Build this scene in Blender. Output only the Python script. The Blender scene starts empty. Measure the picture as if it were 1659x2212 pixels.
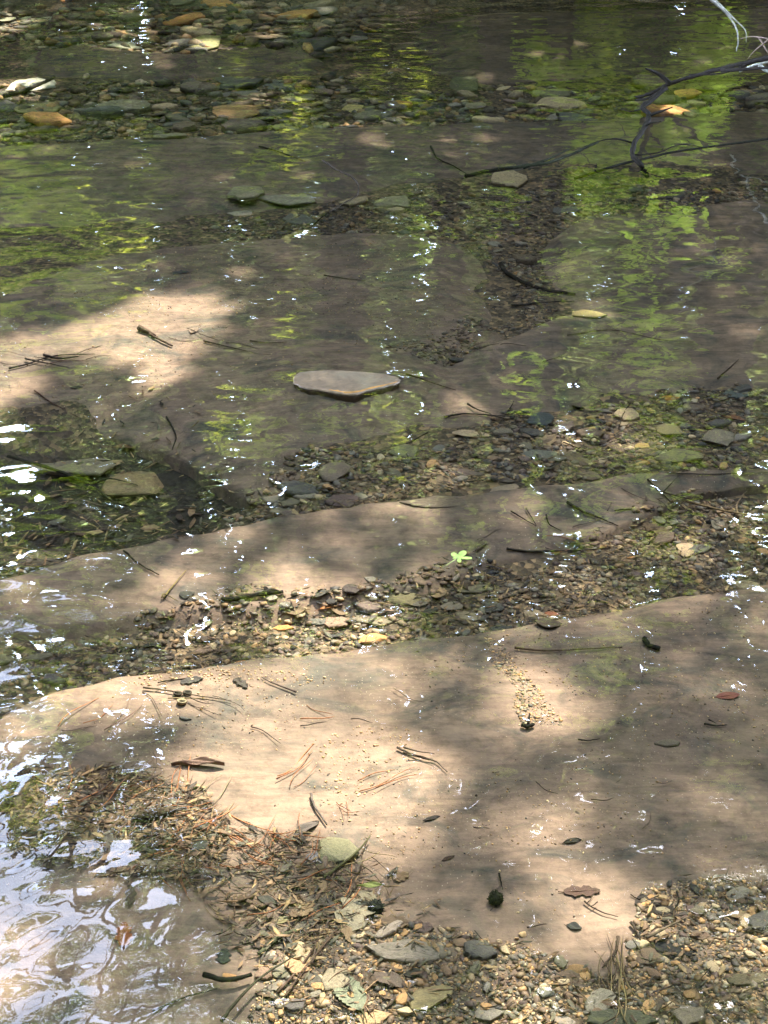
import bpy, bmesh, math, random
import numpy as np
from mathutils import Vector, Matrix, Euler
from mathutils.bvhtree import BVHTree

random.seed(7)
RNG = np.random.default_rng(7)
scene = bpy.context.scene
COL = scene.collection
R = math.radians

# ------------------------------------------------------------------ camera
CAM_H, PITCH, VFOV = 1.70, 30.0, 36.0
PW, PH = 1659.0, 2212.0
F = (PH / 2) / math.tan(R(VFOV / 2))
EYE = Vector((0, 0, CAM_H))
cd = bpy.data.cameras.new('camera')
cam = bpy.data.objects.new('camera', cd)
COL.objects.link(cam)
cam.location = EYE
cam.rotation_euler = (R(90 - PITCH), 0, 0)
cd.sensor_fit = 'VERTICAL'
cd.angle = R(VFOV)
cd.clip_start = 0.05
cd.clip_end = 600
scene.camera = cam
SP, CP = math.sin(R(PITCH)), math.cos(R(PITCH))


def ray(u, v):
    a = (u - PW / 2) / F
    b = -(v - PH / 2) / F
    return Vector((a, CP + b * SP, -SP + b * CP)).normalized()


def G(u, v, z=-0.03):
    """point on the level z that the photo shows at (u, v)"""
    d = ray(u, v)
    t = (z - CAM_H) / d.z
    return EYE + d * t


def mpp(p):
    """metres per photo unit at a world point"""
    return ((p - EYE).dot(Vector((0, CP, -SP)))) / F


def M(u, v, dist):
    """point whose mirror image in the water stands at (u, v), dist metres out"""
    d = ray(u, v)
    h = math.hypot(d.x, d.y)
    t = dist / h
    return Vector((d.x * t, d.y * t, -CAM_H - d.z * t))


def proj_np(x, y, z, mirror=False):
    zz = (-z if mirror else z) - CAM_H
    depth = y * CP - zz * SP
    up = y * SP + zz * CP
    depth = np.where(depth < 0.05, 0.05, depth)
    return PW / 2 + F * x / depth, PH / 2 - F * up / depth


# ------------------------------------------------------------------ numpy noise
def _h(ix, iy, s):
    n = (ix.astype(np.int64) * 374761393 + iy.astype(np.int64) * 668265263 + s * 974711) & 0x7fffffff
    n = ((n ^ (n >> 13)) * 1274126177) & 0x7fffffff
    return ((n ^ (n >> 16)) & 0xffff) / 65535.0


def vnoise(x, y, s=0):
    x = np.asarray(x, float); y = np.asarray(y, float)
    ix, iy = np.floor(x), np.floor(y)
    fx, fy = x - ix, y - iy
    fx = fx * fx * fx * (fx * (fx * 6 - 15) + 10); fy = fy * fy * fy * (fy * (fy * 6 - 15) + 10)
    a = _h(ix, iy, s); b = _h(ix + 1, iy, s); c = _h(ix, iy + 1, s); d = _h(ix + 1, iy + 1, s)
    return (a + (b - a) * fx) * (1 - fy) + (c + (d - c) * fx) * fy - 0.5


def fbm(x, y, s=0, o=4):
    t, a = 0, 1.0
    for k in range(o):
        t = t + a * vnoise(x * 2 ** k + 17.3 * k, y * 2 ** k - 9.1 * k, s + k)
        a *= 0.5
    return t


def inpoly(u, v, poly):
    u = np.asarray(u, float); v = np.asarray(v, float)
    r = np.zeros(u.shape, bool)
    n = len(poly)
    for i in range(n):
        x1, y1 = poly[i]; x2, y2 = poly[(i + 1) % n]
        if y1 == y2:
            continue
        c = ((y1 > v) != (y2 > v)) & (u < (x2 - x1) * (v - y1) / (y2 - y1) + x1)
        r ^= c
    return r


def polydist(x, y, poly):
    """distance to a polygon, negative inside (any plane)"""
    d = np.full(np.shape(x), 1e9)
    n = len(poly)
    for i in range(n):
        x1, y1 = poly[i]; x2, y2 = poly[(i + 1) % n]
        ex, ey = x2 - x1, y2 - y1
        t = np.clip(((x - x1) * ex + (y - y1) * ey) / (ex * ex + ey * ey + 1e-12), 0, 1)
        d = np.minimum(d, np.hypot(x - x1 - t * ex, y - y1 - t * ey))
    return np.where(inpoly(x, y, poly), -d, d)


def sstep(a, b, x):
    t = np.clip((x - a) / (b - a), 0, 1)
    return t * t * (3 - 2 * t)


# ------------------------------------------------------------------ object helpers
def link(name, me, mat=None, parent=None):
    o = bpy.data.objects.new(name, me)
    COL.objects.link(o)
    if mat is not None and me is not None and len(me.materials) == 0:
        me.materials.append(mat)
    if parent is not None:
        o.parent = parent
    return o


def empty(name, loc=(0, 0, 0), rz=0):
    o = link(name, None)
    o.location = loc
    o.rotation_euler = (0, 0, rz)
    o.empty_display_size = 0.05
    return o


def tag(o, label=None, cat=None, group=None, kind=None):
    if label: o['label'] = label
    if cat: o['category'] = cat
    if group: o['group'] = group
    if kind: o['kind'] = kind
    return o


def arrays_mesh(name, verts, faces_flat, sizes, smooth=True, col=None):
    me = bpy.data.meshes.new(name)
    nv, nl, nf = len(verts), len(faces_flat), len(sizes)
    me.vertices.add(nv); me.loops.add(nl); me.polygons.add(nf)
    me.vertices.foreach_set('co', np.asarray(verts, np.float32).ravel())
    me.loops.foreach_set('vertex_index', np.asarray(faces_flat, np.int32))
    st = np.zeros(nf, np.int32)
    st[1:] = np.cumsum(sizes)[:-1]
    me.polygons.foreach_set('loop_start', st)
    me.polygons.foreach_set('loop_total', np.asarray(sizes, np.int32))
    me.polygons.foreach_set('use_smooth', np.full(nf, smooth))
    me.update(calc_edges=True)
    if col is not None:
        at = me.color_attributes.new('tint', 'FLOAT_COLOR', 'POINT')
        c = np.ones((nv, 4), np.float32); c[:, :3] = col
        at.data.foreach_set('color', c.ravel())
    me.validate()
    return me


def grid_mesh(name, X, Y, Z, smooth=True):
    ny, nx = X.shape
    v = np.stack([X, Y, Z], -1).reshape(-1, 3)
    i = np.arange(nx - 1)[None, :] + nx * np.arange(ny - 1)[:, None]
    f = np.stack([i, i + 1, i + 1 + nx, i + nx], -1).reshape(-1)
    return arrays_mesh(name, v, f, np.full((nx - 1) * (ny - 1), 4), smooth)


def tube_arrays(pts, rads, n=6, cap=True):
    pts = [Vector(p) for p in pts]
    vs, fs = [], []
    up = Vector((0.13, 0.21, 0.97))
    for i, p in enumerate(pts):
        t = (pts[min(i + 1, len(pts) - 1)] - pts[max(i - 1, 0)])
        if t.length < 1e-9: t = Vector((0, 1, 0))
        t.normalize()
        a = t.cross(up)
        if a.length < 0.05: a = t.cross(Vector((1, 0, 0)))
        a.normalize(); b = t.cross(a)
        for k in range(n):
            w = 2 * math.pi * k / n
            vs.append(p + (a * math.cos(w) + b * math.sin(w)) * rads[i])
    for i in range(len(pts) - 1):
        for k in range(n):
            fs.append((i * n + k, i * n + (k + 1) % n, (i + 1) * n + (k + 1) % n, (i + 1) * n + k))
    if cap:
        fs.append(tuple(range(n - 1, -1, -1)))
        fs.append(tuple((len(pts) - 1) * n + k for k in range(n)))
    return vs, fs


def pymesh(name, vs, fs, smooth=True, sharp=None):
    me = bpy.data.meshes.new(name)
    me.from_pydata([tuple(v) for v in vs], [], fs)
    me.update()
    if smooth:
        for p in me.polygons: p.use_smooth = True
        if sharp: me.set_sharp_from_angle(angle=R(sharp))
    return me


def curve_pts(pts, n=4, jit=0.0, rnd=random):
    """Catmull-Rom through pts"""
    P = [Vector(p) for p in pts]
    P = [P[0] * 2 - P[1]] + P + [P[-1] * 2 - P[-2]]
    out = []
    for i in range(1, len(P) - 2):
        for k in range(n):
            t = k / n
            a, b, c, d = P[i - 1], P[i], P[i + 1], P[i + 2]
            q = 0.5 * ((2 * b) + (c - a) * t + (2 * a - 5 * b + 4 * c - d) * t * t + (3 * b - a - 3 * c + d) * t ** 3)
            if jit: q = q + Vector((rnd.uniform(-jit, jit), rnd.uniform(-jit, jit), rnd.uniform(-jit, jit) * 0.5))
            out.append(q)
    out.append(P[-2])
    return out


# ------------------------------------------------------------------ materials
def newmat(name):
    m = bpy.data.materials.new(name)
    m.use_nodes = True
    nt = m.node_tree
    nt.nodes.clear()
    out = nt.nodes.new('ShaderNodeOutputMaterial')
    return m, nt, out


def N(nt, t, **kw):
    n = nt.nodes.new(t)
    for k, v in kw.items():
        if k.startswith('i_'):
            key = k[2:].replace('_', ' ')
            n.inputs[key].default_value = v
        else:
            setattr(n, k, v)
    return n


def ramp(nt, stops, fac=None):
    n = nt.nodes.new('ShaderNodeValToRGB')
    el = n.color_ramp.elements
    while len(el) < len(stops): el.new(0.5)
    for e, (p, c) in zip(el, stops):
        e.position = p
        e.color = (*c, 1) if len(c) == 3 else c
    if fac is not None: nt.links.new(fac, n.inputs['Fac'])
    return n


def mixc(nt, fac, a, b, mode='MIX'):
    n = nt.nodes.new('ShaderNodeMix')
    n.data_type = 'RGBA'; n.blend_type = mode
    for s, v in ((n.inputs[0], fac), (n.inputs[6], a), (n.inputs[7], b)):
        if hasattr(v, 'links') or hasattr(v, 'is_output'): nt.links.new(v, s)
        elif isinstance(v, (int, float)): s.default_value = v
        else: s.default_value = (*v, 1)
    return n.outputs[2]


def noise(nt, scale, detail=4, rough=0.55, vec=None, dist=0.0):
    n = N(nt, 'ShaderNodeTexNoise')
    n.inputs['Scale'].default_value = scale
    n.inputs['Detail'].default_value = detail
    n.inputs['Roughness'].default_value = rough
    n.inputs['Distortion'].default_value = dist
    if vec is not None: nt.links.new(vec, n.inputs['Vector'])
    return n.outputs['Fac']


def bsdf(nt, out, color, rough=0.7, bump=None, bstr=0.3, bdist=0.005, spec=0.3):
    b = N(nt, 'ShaderNodeBsdfPrincipled')
    nt.links.new(b.outputs[0], out.inputs['Surface'])
    if isinstance(color, tuple): b.inputs['Base Color'].default_value = (*color, 1)
    else: nt.links.new(color, b.inputs['Base Color'])
    b.inputs['Roughness'].default_value = rough
    b.inputs['Specular IOR Level'].default_value = spec
    if bump is not None:
        bp = N(nt, 'ShaderNodeBump')
        bp.inputs['Strength'].default_value = bstr
        bp.inputs['Distance'].default_value = bdist
        nt.links.new(bump, bp.inputs['Height'])
        nt.links.new(bp.outputs[0], b.inputs['Normal'])
    return b


def wpos(nt):
    return N(nt, 'ShaderNodeNewGeometry').outputs['Position']


def mat_silt():
    m, nt, out = newmat('silt_rock')
    w = wpos(nt)
    mp = N(nt, 'ShaderNodeMapping'); mp.inputs['Scale'].default_value = (1, 1.6, 1)
    nt.links.new(w, mp.inputs['Vector'])
    a = noise(nt, 2.2, 5, 0.6, mp.outputs[0], 0.6)
    base = ramp(nt, [(0.27, (0.125, 0.104, 0.080)), (0.42, (0.205, 0.156, 0.115)), (0.58, (0.285, 0.209, 0.151)), (0.75, (0.345, 0.258, 0.19))], a)
    g = noise(nt, 5.5, 6, 0.65, mp.outputs[0], 1.0)
    gm = ramp(nt, [(0.50, (0, 0, 0)), (0.66, (.9, .9, .9))], g)
    c = mixc(nt, gm.outputs[0], base.outputs[0], (0.095, 0.096, 0.080))
    st = N(nt, 'ShaderNodeMapping'); st.inputs['Scale'].default_value = (3, 16, 1); st.inputs['Rotation'].default_value = (0, 0, .12)
    nt.links.new(w, st.inputs['Vector'])
    sn = noise(nt, 3.0, 6, 0.7, st.outputs[0], 0.8)
    sr = ramp(nt, [(0.3, (0.64, 0.64, 0.63)), (0.55, (1, 1, 1)), (0.75, (1.22, 1.19, 1.14))], sn)
    c = mixc(nt, 1.0, c, sr.outputs[0], 'MULTIPLY')
    f = noise(nt, 28, 5, 0.7, w)
    fr = ramp(nt, [(0.3, (0.40, 0.36, 0.35)), (0.5, (.68, .615, .60)), (0.7, (.82, .735, .71))], f)
    c = mixc(nt, 1.0, c, fr.outputs[0], 'MULTIPLY')
    vo = N(nt, 'ShaderNodeTexVoronoi'); vo.inputs['Scale'].default_value = 130
    nt.links.new(w, vo.inputs['Vector'])
    gr = ramp(nt, [(0.08, (1, 1, 1)), (0.16, (0, 0, 0))], vo.outputs['Distance'])
    gc = ramp(nt, [(0.0, (0.10, 0.07, 0.05)), (0.5, (0.28, 0.2, 0.12)), (1, (0.5, 0.42, 0.3))], N_sep(nt, vo.outputs['Color']))
    sp = noise(nt, 4, 3, 0.5, w)
    spm = ramp(nt, [(0.42, (0, 0, 0)), (0.62, (1, 1, 1))], sp)
    mm = mixc(nt, 1.0, gr.outputs[0], spm.outputs[0], 'MULTIPLY')
    c = mixc(nt, mm, c, gc.outputs[0])
    wd2 = N(nt, 'ShaderNodeMapping'); wd2.inputs['Scale'].default_value = (1.0, 1.9, .3); wd2.inputs['Rotation'].default_value = (0, 0, .35)
    dn = N(nt, 'ShaderNodeTexNoise'); dn.inputs['Scale'].default_value = 3; dn.inputs['Detail'].default_value = 5
    nt.links.new(w, dn.inputs['Vector'])
    dv = N(nt, 'ShaderNodeVectorMath', operation='MULTIPLY_ADD'); dv.inputs[1].default_value = (.5, .5, 0)
    nt.links.new(dn.outputs['Color'], dv.inputs[0]); nt.links.new(w, dv.inputs[2]); nt.links.new(dv.outputs[0], wd2.inputs['Vector'])
    vc = N(nt, 'ShaderNodeTexVoronoi', feature='DISTANCE_TO_EDGE'); vc.inputs['Scale'].default_value = 1.15
    nt.links.new(wd2.outputs[0], vc.inputs['Vector'])
    ck = ramp(nt, [(0.0, (1, 1, 1)), (0.012, (0, 0, 0))], vc.outputs['Distance'])
    cmk = noise(nt, 1.3, 3, .5, w)
    cmr = ramp(nt, [(.50, (0, 0, 0)), (.60, (.8, .8, .8))], cmk)
    ckm = mixc(nt, 1.0, ck.outputs[0], cmr.outputs[0], 'MULTIPLY')
    c = mixc(nt, ckm, c, (.055, .043, .032))
    hb = N(nt, 'ShaderNodeMath', operation='ADD')
    nt.links.new(f, hb.inputs[0]); nt.links.new(g, hb.inputs[1])
    bsdf(nt, out, c, 0.75, hb.outputs[0], 0.5, 0.006, 0.2)
    return m


def N_sep(nt, col):
    s = N(nt, 'ShaderNodeSeparateColor')
    nt.links.new(col, s.inputs[0])
    return s.outputs[0]


def mat_bed():
    m, nt, out = newmat('gravel_bed')
    w = wpos(nt)
    vo = N(nt, 'ShaderNodeTexVoronoi'); vo.inputs['Scale'].default_value = 75
    nt.links.new(w, vo.inputs['Vector'])
    cc = ramp(nt, [(0.0, (0.03, 0.024, 0.018)), (0.45, (0.075, 0.055, 0.036)), (0.75, (0.12, 0.088, 0.055)), (1, (0.22, 0.15, 0.085))], N_sep(nt, vo.outputs['Color']))
    a = noise(nt, 2.0, 4, 0.6, w)
    ar = ramp(nt, [(0.3, (0.6, 0.57, 0.55)), (0.7, (1.4, 1.3, 1.2))], a)
    c = mixc(nt, 1.0, cc.outputs[0], ar.outputs[0], 'MULTIPLY')
    sz = N(nt, 'ShaderNodeSeparateXYZ'); nt.links.new(w, sz.inputs[0])
    mr = N(nt, 'ShaderNodeMapRange'); mr.inputs[1].default_value = -.105; mr.inputs[2].default_value = -.135
    nt.links.new(sz.outputs[2], mr.inputs[0])
    f2 = noise(nt, 40, 5, .7, w)
    mk = ramp(nt, [(.3, (.010, .009, .006)), (.7, (.045, .036, .022))], f2)
    c = mixc(nt, mr.outputs[0], c, mk.outputs[0])          # organic muck in the deepest hollows, darkened too for light lost in the depth
    bsdf(nt, out, c, 0.75, vo.outputs['Distance'], 0.6, 0.008, 0.2)
    return m


def mat_stone(name='stone', attr=False):
    m, nt, out = newmat(name)
    if attr:
        col = N(nt, 'ShaderNodeAttribute', attribute_name='tint').outputs['Color']
        w = wpos(nt)
        f = noise(nt, 60, 3, 0.6, w)
    else:
        oi = N(nt, 'ShaderNodeObjectInfo')
        col = oi.outputs['Color']
        w = N(nt, 'ShaderNodeTexCoord').outputs['Object']
        ad = N(nt, 'ShaderNodeVectorMath', operation='ADD')
        nt.links.new(w, ad.inputs[0])
        cx = N(nt, 'ShaderNodeCombineXYZ')
        ml = N(nt, 'ShaderNodeMath', operation='MULTIPLY'); ml.inputs[1].default_value = 30
        nt.links.new(oi.outputs['Random'], ml.inputs[0])
        for k in range(3): nt.links.new(ml.outputs[0], cx.inputs[k])
        nt.links.new(cx.outputs[0], ad.inputs[1])
        w = ad.outputs[0]
        f = noise(nt, 22, 6, 0.68, w, 0.4)
    fr = ramp(nt, [(0.28, (0.48, 0.45, 0.43)), (0.5, (1.08, 1.0, .96)), (0.75, (1.75, 1.62, 1.48))], f)
    c = mixc(nt, 1.0, col, fr.outputs[0], 'MULTIPLY')
    if not attr:
        g = noise(nt, 7, 4, 0.6, w)
        gm = ramp(nt, [(0.52, (0, 0, 0)), (0.7, (0.6, 0.6, 0.6))], g)
        c = mixc(nt, gm.outputs[0], c, (0.10, 0.088, 0.055))
    bsdf(nt, out, c, 0.62, f, 0.45, 0.006, 0.25)
    return m


def mat_obj(name, rough=0.6, scale=40, contrast=0.5, transl=0.0, spec=0.25):
    m, nt, out = newmat(name)
    col = N(nt, 'ShaderNodeObjectInfo').outputs['Color']
    w = N(nt, 'ShaderNodeTexCoord').outputs['Object']
    f = noise(nt, scale, 5, 0.65, w, 0.5)
    lo, hi = 1 - contrast, 1 + contrast * 0.7
    fr = ramp(nt, [(0.3, (lo, lo, lo)), (0.7, (hi, hi, hi * 0.97))], f)
    c = mixc(nt, 1.0, col, fr.outputs[0], 'MULTIPLY')
    b = bsdf(nt, out, c, rough, f, 0.4, 0.004, spec)
    if transl:
        t = N(nt, 'ShaderNodeBsdfTranslucent'); nt.links.new(c, t.inputs['Color'])
        mx = N(nt, 'ShaderNodeMixShader'); mx.inputs[0].default_value = transl
        nt.links.new(b.outputs[0], mx.inputs[1]); nt.links.new(t.outputs[0], mx.inputs[2])
        nt.links.new(mx.outputs[0], out.inputs['Surface'])
    return m


def mat_green():
    m, nt, out = newmat('green_leaf')
    col = N(nt, 'ShaderNodeAttribute', attribute_name='tint').outputs['Color']
    d = N(nt, 'ShaderNodeBsdfDiffuse'); nt.links.new(col, d.inputs['Color'])
    t = N(nt, 'ShaderNodeBsdfTranslucent')
    tc = mixc(nt, 1.0, col, (3.7, 3.55, 2.1), 'MULTIPLY')
    nt.links.new(tc, t.inputs['Color'])
    mx = N(nt, 'ShaderNodeMixShader'); mx.inputs[0].default_value = 0.74
    nt.links.new(d.outputs[0], mx.inputs[1]); nt.links.new(t.outputs[0], mx.inputs[2])
    nt.links.new(mx.outputs[0], out.inputs['Surface'])
    return m


def mat_bark():
    m, nt, out = newmat('bark')
    w = N(nt, 'ShaderNodeTexCoord').outputs['Object']
    mp = N(nt, 'ShaderNodeMapping'); mp.inputs['Scale'].default_value = (9, 9, 1.6)
    nt.links.new(w, mp.inputs['Vector'])
    f = noise(nt, 2.5, 6, 0.7, mp.outputs[0], 0.5)
    c = ramp(nt, [(0.3, (0.03, 0.022, 0.017)), (0.55, (0.075, 0.055, 0.043)), (0.75, (0.12, 0.095, 0.075))], f)
    bsdf(nt, out, c.outputs[0], 0.85, f, 0.8, 0.03, 0.1)
    return m


def mat_ground():
    m, nt, out = newmat('forest_floor')
    w = wpos(nt)
    f = noise(nt, 6, 8, 0.7, w)
    c = ramp(nt, [(0.3, (0.035, 0.025, 0.015)), (0.5, (0.09, 0.06, 0.035)), (0.7, (0.16, 0.105, 0.06))], f)
    g = noise(nt, 0.7, 3, 0.5, w)
    gm = ramp(nt, [(0.5, (0, 0, 0)), (0.65, (0.7, 0.7, 0.7))], g)
    cc = mixc(nt, gm.outputs[0], c.outputs[0], (0.05, 0.075, 0.02))
    bsdf(nt, out, cc, 0.9, f, 0.8, 0.03, 0.1)
    return m


def mat_water():
    m, nt, out = newmat('creek_water')
    w = wpos(nt)
    mp = N(nt, 'ShaderNodeMapping'); mp.inputs['Scale'].default_value = (1, 1.5, 1)
    nt.links.new(w, mp.inputs['Vector'])
    f = noise(nt, 22, 2, 0.5, mp.outputs[0], 0.3)
    bp = N(nt, 'ShaderNodeBump'); bp.inputs['Strength'].default_value = 0.02; bp.inputs['Distance'].default_value = 0.004
    nt.links.new(f, bp.inputs['Height'])
    fr = N(nt, 'ShaderNodeFresnel'); fr.inputs['IOR'].default_value = WATER_IOR
    nt.links.new(bp.outputs[0], fr.inputs['Normal'])
    g = N(nt, 'ShaderNodeBsdfGlossy'); g.inputs['Roughness'].default_value = 0.012
    g.inputs['Color'].default_value = (1, 1, 1, 1)
    nt.links.new(bp.outputs[0], g.inputs['Normal'])
    t = N(nt, 'ShaderNodeBsdfTransparent'); t.inputs['Color'].default_value = (0.93, 0.94, 0.90, 1)
    mx = N(nt, 'ShaderNodeMixShader')
    nt.links.new(fr.outputs[0], mx.inputs[0])
    nt.links.new(t.outputs[0], mx.inputs[1]); nt.links.new(g.outputs[0], mx.inputs[2])
    nt.links.new(mx.outputs[0], out.inputs['Surface'])
    return m


WATER_IOR = 1.5
M_SILT, M_BED, M_STONE, M_GRAVEL = mat_silt(), mat_bed(), mat_stone(), mat_stone('gravel_stone', True)
M_DEAD = mat_obj('dead_leaf', 0.55, 45, 0.45, 0.15)
M_NEEDLE = mat_obj('needle', 0.5, 60, 0.3)
M_WOOD = mat_obj('wet_wood', 0.85, 70, 0.6, 0, .05)
M_GREEN, M_BARK, M_GROUND, M_WATER = mat_green(), mat_bark(), mat_ground(), mat_water()

# ------------------------------------------------------------------ creek bed
POOL = [(-900, 1000), (60, 960), (300, 930), (420, 960), (560, 1020), (540, 1110), (420, 1150), (200, 1180), (-900, 1260)]
BX = np.arange(-5.0, 5.001, 0.02)
BY = np.arange(0.3, 9.001, 0.02)
X, Y = np.meshgrid(BX, BY)
U, V = proj_np(X, Y, np.full_like(X, -0.05))
Z = -0.074 + 0.030 * fbm(X * 1.1, Y * 1.6, 3, 4) + 0.010 * fbm(X * 9, Y * 12, 9, 3)
pool_g = [tuple(G(u, v, -0.08).xy) for u, v in POOL]
pd = polydist(X, Y, pool_g)
Z -= 0.10 * sstep(0.22, -0.2, pd)
Z += 0.044 * sstep(1950, 2150, V) * sstep(900, 1300, U)       # gravel bar nearest the viewer
Z += 0.22 * sstep(8.1, 9.0, Y)
bed = link('creek_bed', grid_mesh('creek_bed', X, Y, Z), M_BED)
tag(bed, 'dark brown gravelly bed of the shallow creek', kind='structure')

SLABS = []


def slab(name, far, near, zf, zn, label, ext=(1.6, 1.6), seed=0, rows=90, step=0.02, wob=0.02, dy=0.01):
    """a dipping bedrock shelf between a far scarp and a near edge that sinks below the gravel"""
    def line(pl, z):
        g = [G(u, v, z) for u, v in pl]
        if ext[0]:
            d = (g[0] - g[1]); d.normalize(); g.insert(0, g[0] + d * ext[0])
        if ext[1]:
            d = (g[-1] - g[-2]); d.normalize(); g.append(g[-1] + d * ext[1])
        return np.array([p.x for p in g]), np.array([p.y for p in g])
    fx, fy = line(far, zf); nx, ny = line(near, zn)

    def resample(x, y, n):
        s = np.concatenate([[0], np.cumsum(np.hypot(np.diff(x), np.diff(y)))]); s /= s[-1]
        q = np.linspace(0, 1, n)
        # light smoothing of the corners
        xx, yy = np.interp(q, s, x), np.interp(q, s, y)
        k = np.ones(5) / 5
        for _ in range(2):
            xx[2:-2] = np.convolve(xx, k, 'valid'); yy[2:-2] = np.convolve(yy, k, 'valid')
        return xx, yy
    n = int(max(abs(fx[-1] - fx[0]), 0.6) / step)
    ax, ay = resample(fx, fy, n); bx_, by_ = resample(nx, ny, n)
    ay = ay + wob * fbm(ax * 5, ay * 5, seed, 4)
    ay = ay + 0.5 * wob * vnoise(ax * 24, ay * 2, seed + 5) + 0.5 * wob * np.round(2.5 * vnoise(ax * 7, ay, seed + 8)) / 2.5
    by_ = by_ + 0.05 * fbm(bx_ * 4, by_ * 4, seed + 3, 4)
    t = np.concatenate([[0, 0, 0.004, 0.014], np.linspace(0.03, 0.97, rows), [1.0, 1.0]])
    drop = np.zeros_like(t); drop[0] = 0.16; drop[1] = 0.020; drop[2] = 0.006; drop[-1] = 0.16; drop[-2] = 0.01
    T = t[:, None]
    SX = ax[None] * (1 - T) + bx_[None] * T
    SY = ay[None] * (1 - T) + by_[None] * T
    SY[0] += dy; 
    SZ = zf + (zn - zf) * T ** 1.3 - 0.035 * sstep(.82, 1.0, T) + 0.014 * fbm(SX * 2.2, SY * 3.0, seed + 20, 4) + 0.002 * fbm(SX * 20, SY * 24, seed + 30, 2) - drop[:, None]
    mc = G(745, 826, -.03)
    SZ = SZ + .041 * np.exp(-(((SX - mc.x) / .26) ** 2 + ((SY - mc.y) / .20) ** 2) ** 2)
    # ends that stop inside the frame sink into the bed
    q = np.linspace(0, 1, n)[None] + .05 * fbm(SX * 4, SY * 5, seed + 60, 3)
    if not ext[0]: SZ = SZ - .07 * sstep(.16, .0, q)
    if not ext[1]: SZ = SZ - .07 * sstep(.84, 1.0, q)
    SZ[:, 0] -= 0.16; SZ[:, -1] -= 0.16
    o = link(name, grid_mesh(name, SX, SY, SZ), M_SILT)
    tag(o, label, 'rock ledge', 'silt covered bedrock ledges crossing the creek')
    # silt ledges are bedrock: they keep to the setting
    o['kind'] = 'structure'
    SLABS.append(o)
    return o


slab('bedrock_ledge', [(-40, 1585), (60, 1512), (200, 1466), (400, 1440), (540, 1418), (600, 1424), (750, 1396), (1000, 1368), (1090, 1350), (1300, 1310), (1659, 1262)],
     [(-40, 2330), (400, 2330), (800, 2330), (1200, 2300), (1659, 2290)], -0.022, -0.040,
     'broad sunlit silt covered ledge nearest the viewer', seed=1, rows=150)
slab('bedrock_ledge', [(-40, 1262), (60, 1238), (200, 1196), (400, 1166), (520, 1140), (660, 1110), (900, 1080), (1150, 1048), (1400, 1030), (1659, 1005)],
     [(-40, 1400), (300, 1372), (560, 1340), (800, 1300), (1050, 1250), (1330, 1180), (1500, 1090), (1659, 1062)], -0.024, -0.062,
     'middle silt ledge between the two gravel strips', seed=2)
slab('bedrock_ledge', [(-40, 660), (60, 610), (180, 562), (350, 530), (600, 505), (800, 498), (950, 508), (1030, 540), (1080, 590), (1100, 625)],
     [(-40, 905), (180, 905), (330, 930), (450, 1000), (580, 1062), (760, 1030), (900, 980), (1000, 910), (1040, 800), (1090, 720)], -0.024, -0.060,
     'long pale ledge with the emergent flat stone near its front', ext=(1.6, 0), seed=3)
slab('bedrock_ledge', [(690, 812), (850, 790), (960, 765), (1080, 745), (1200, 690), (1300, 668), (1430, 690), (1659, 690)],
     [(700, 960), (850, 985), (1000, 940), (1150, 900), (1250, 880), (1350, 860), (1450, 850), (1659, 850)], -0.032, -0.058,
     'low brown ledge in front of the curved black stick', ext=(0, 1.6), seed=4)
slab('bedrock_ledge', [(1150, 540), (1180, 500), (1260, 470), (1400, 455), (1659, 425)],
     [(1150, 660), (1200, 690), (1320, 720), (1480, 745), (1659, 760)], -0.026, -0.058,
     'brown ledge beyond the tan stone at the right side', ext=(0, 1.6), seed=5)
slab('bedrock_ledge', [(-40, 318), (200, 305), (450, 292), (700, 278), (850, 270), (1100, 262), (1659, 240)],
     [(-40, 500), (200, 480), (450, 462), (700, 440), (850, 410), (1100, 385), (1659, 400)], -0.026, -0.066,
     'shaded grey ledge across the upper third of the creek', seed=6)
slab('bedrock_ledge', [(20, 118), (90, 98), (160, 94), (260, 108), (400, 122), (520, 106), (640, 92), (760, 98)],
     [(20, 178), (150, 178), (300, 178), (420, 178), (560, 170), (680, 168), (780, 160)], -0.026, -0.066,
     'thin grey ledge behind the far gravel strip', ext=(0, 0), seed=7)
slab('bedrock_ledge', [(800, 60), (950, 38), (1040, 26), (1200, 24), (1400, 20), (1659, 14)],
     [(780, 190), (950, 200), (1100, 190), (1250, 180), (1400, 178), (1659, 170)], -0.030, -0.066,
     'farthest dark ledge under the mirrored tree trunks', ext=(0, 1.6), seed=8)

# surface to drop things on
bpy.context.view_layer.update()
_vs, _fs = [], []
for o in [bed] + SLABS:
    me = o.data
    b = len(_vs)
    co = np.empty(len(me.vertices) * 3, np.float32); me.vertices.foreach_get('co', co)
    _vs.extend(map(tuple, co.reshape(-1, 3).tolist()))
    lo = np.empty(len(me.loops), np.int32); me.loops.foreach_get('vertex_index', lo)
    _fs.extend(map(tuple, (lo.reshape(-1, 4) + b).tolist()))
BVH = BVHTree.FromPolygons(_vs, _fs)
del _vs, _fs


def onbed(u, v):
    h = BVH.ray_cast(EYE, ray(u, v))
    return (h[0], h[1]) if h[0] is not None else (G(u, v, -0.05), Vector((0, 0, 1)))


def dropxy(x, y):
    h = BVH.ray_cast(Vector((x, y, 1)), Vector((0, 0, -1)))
    return (h[0], h[1]) if h[0] is not None else (Vector((x, y, -0.05)), Vector((0, 0, 1)))


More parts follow.
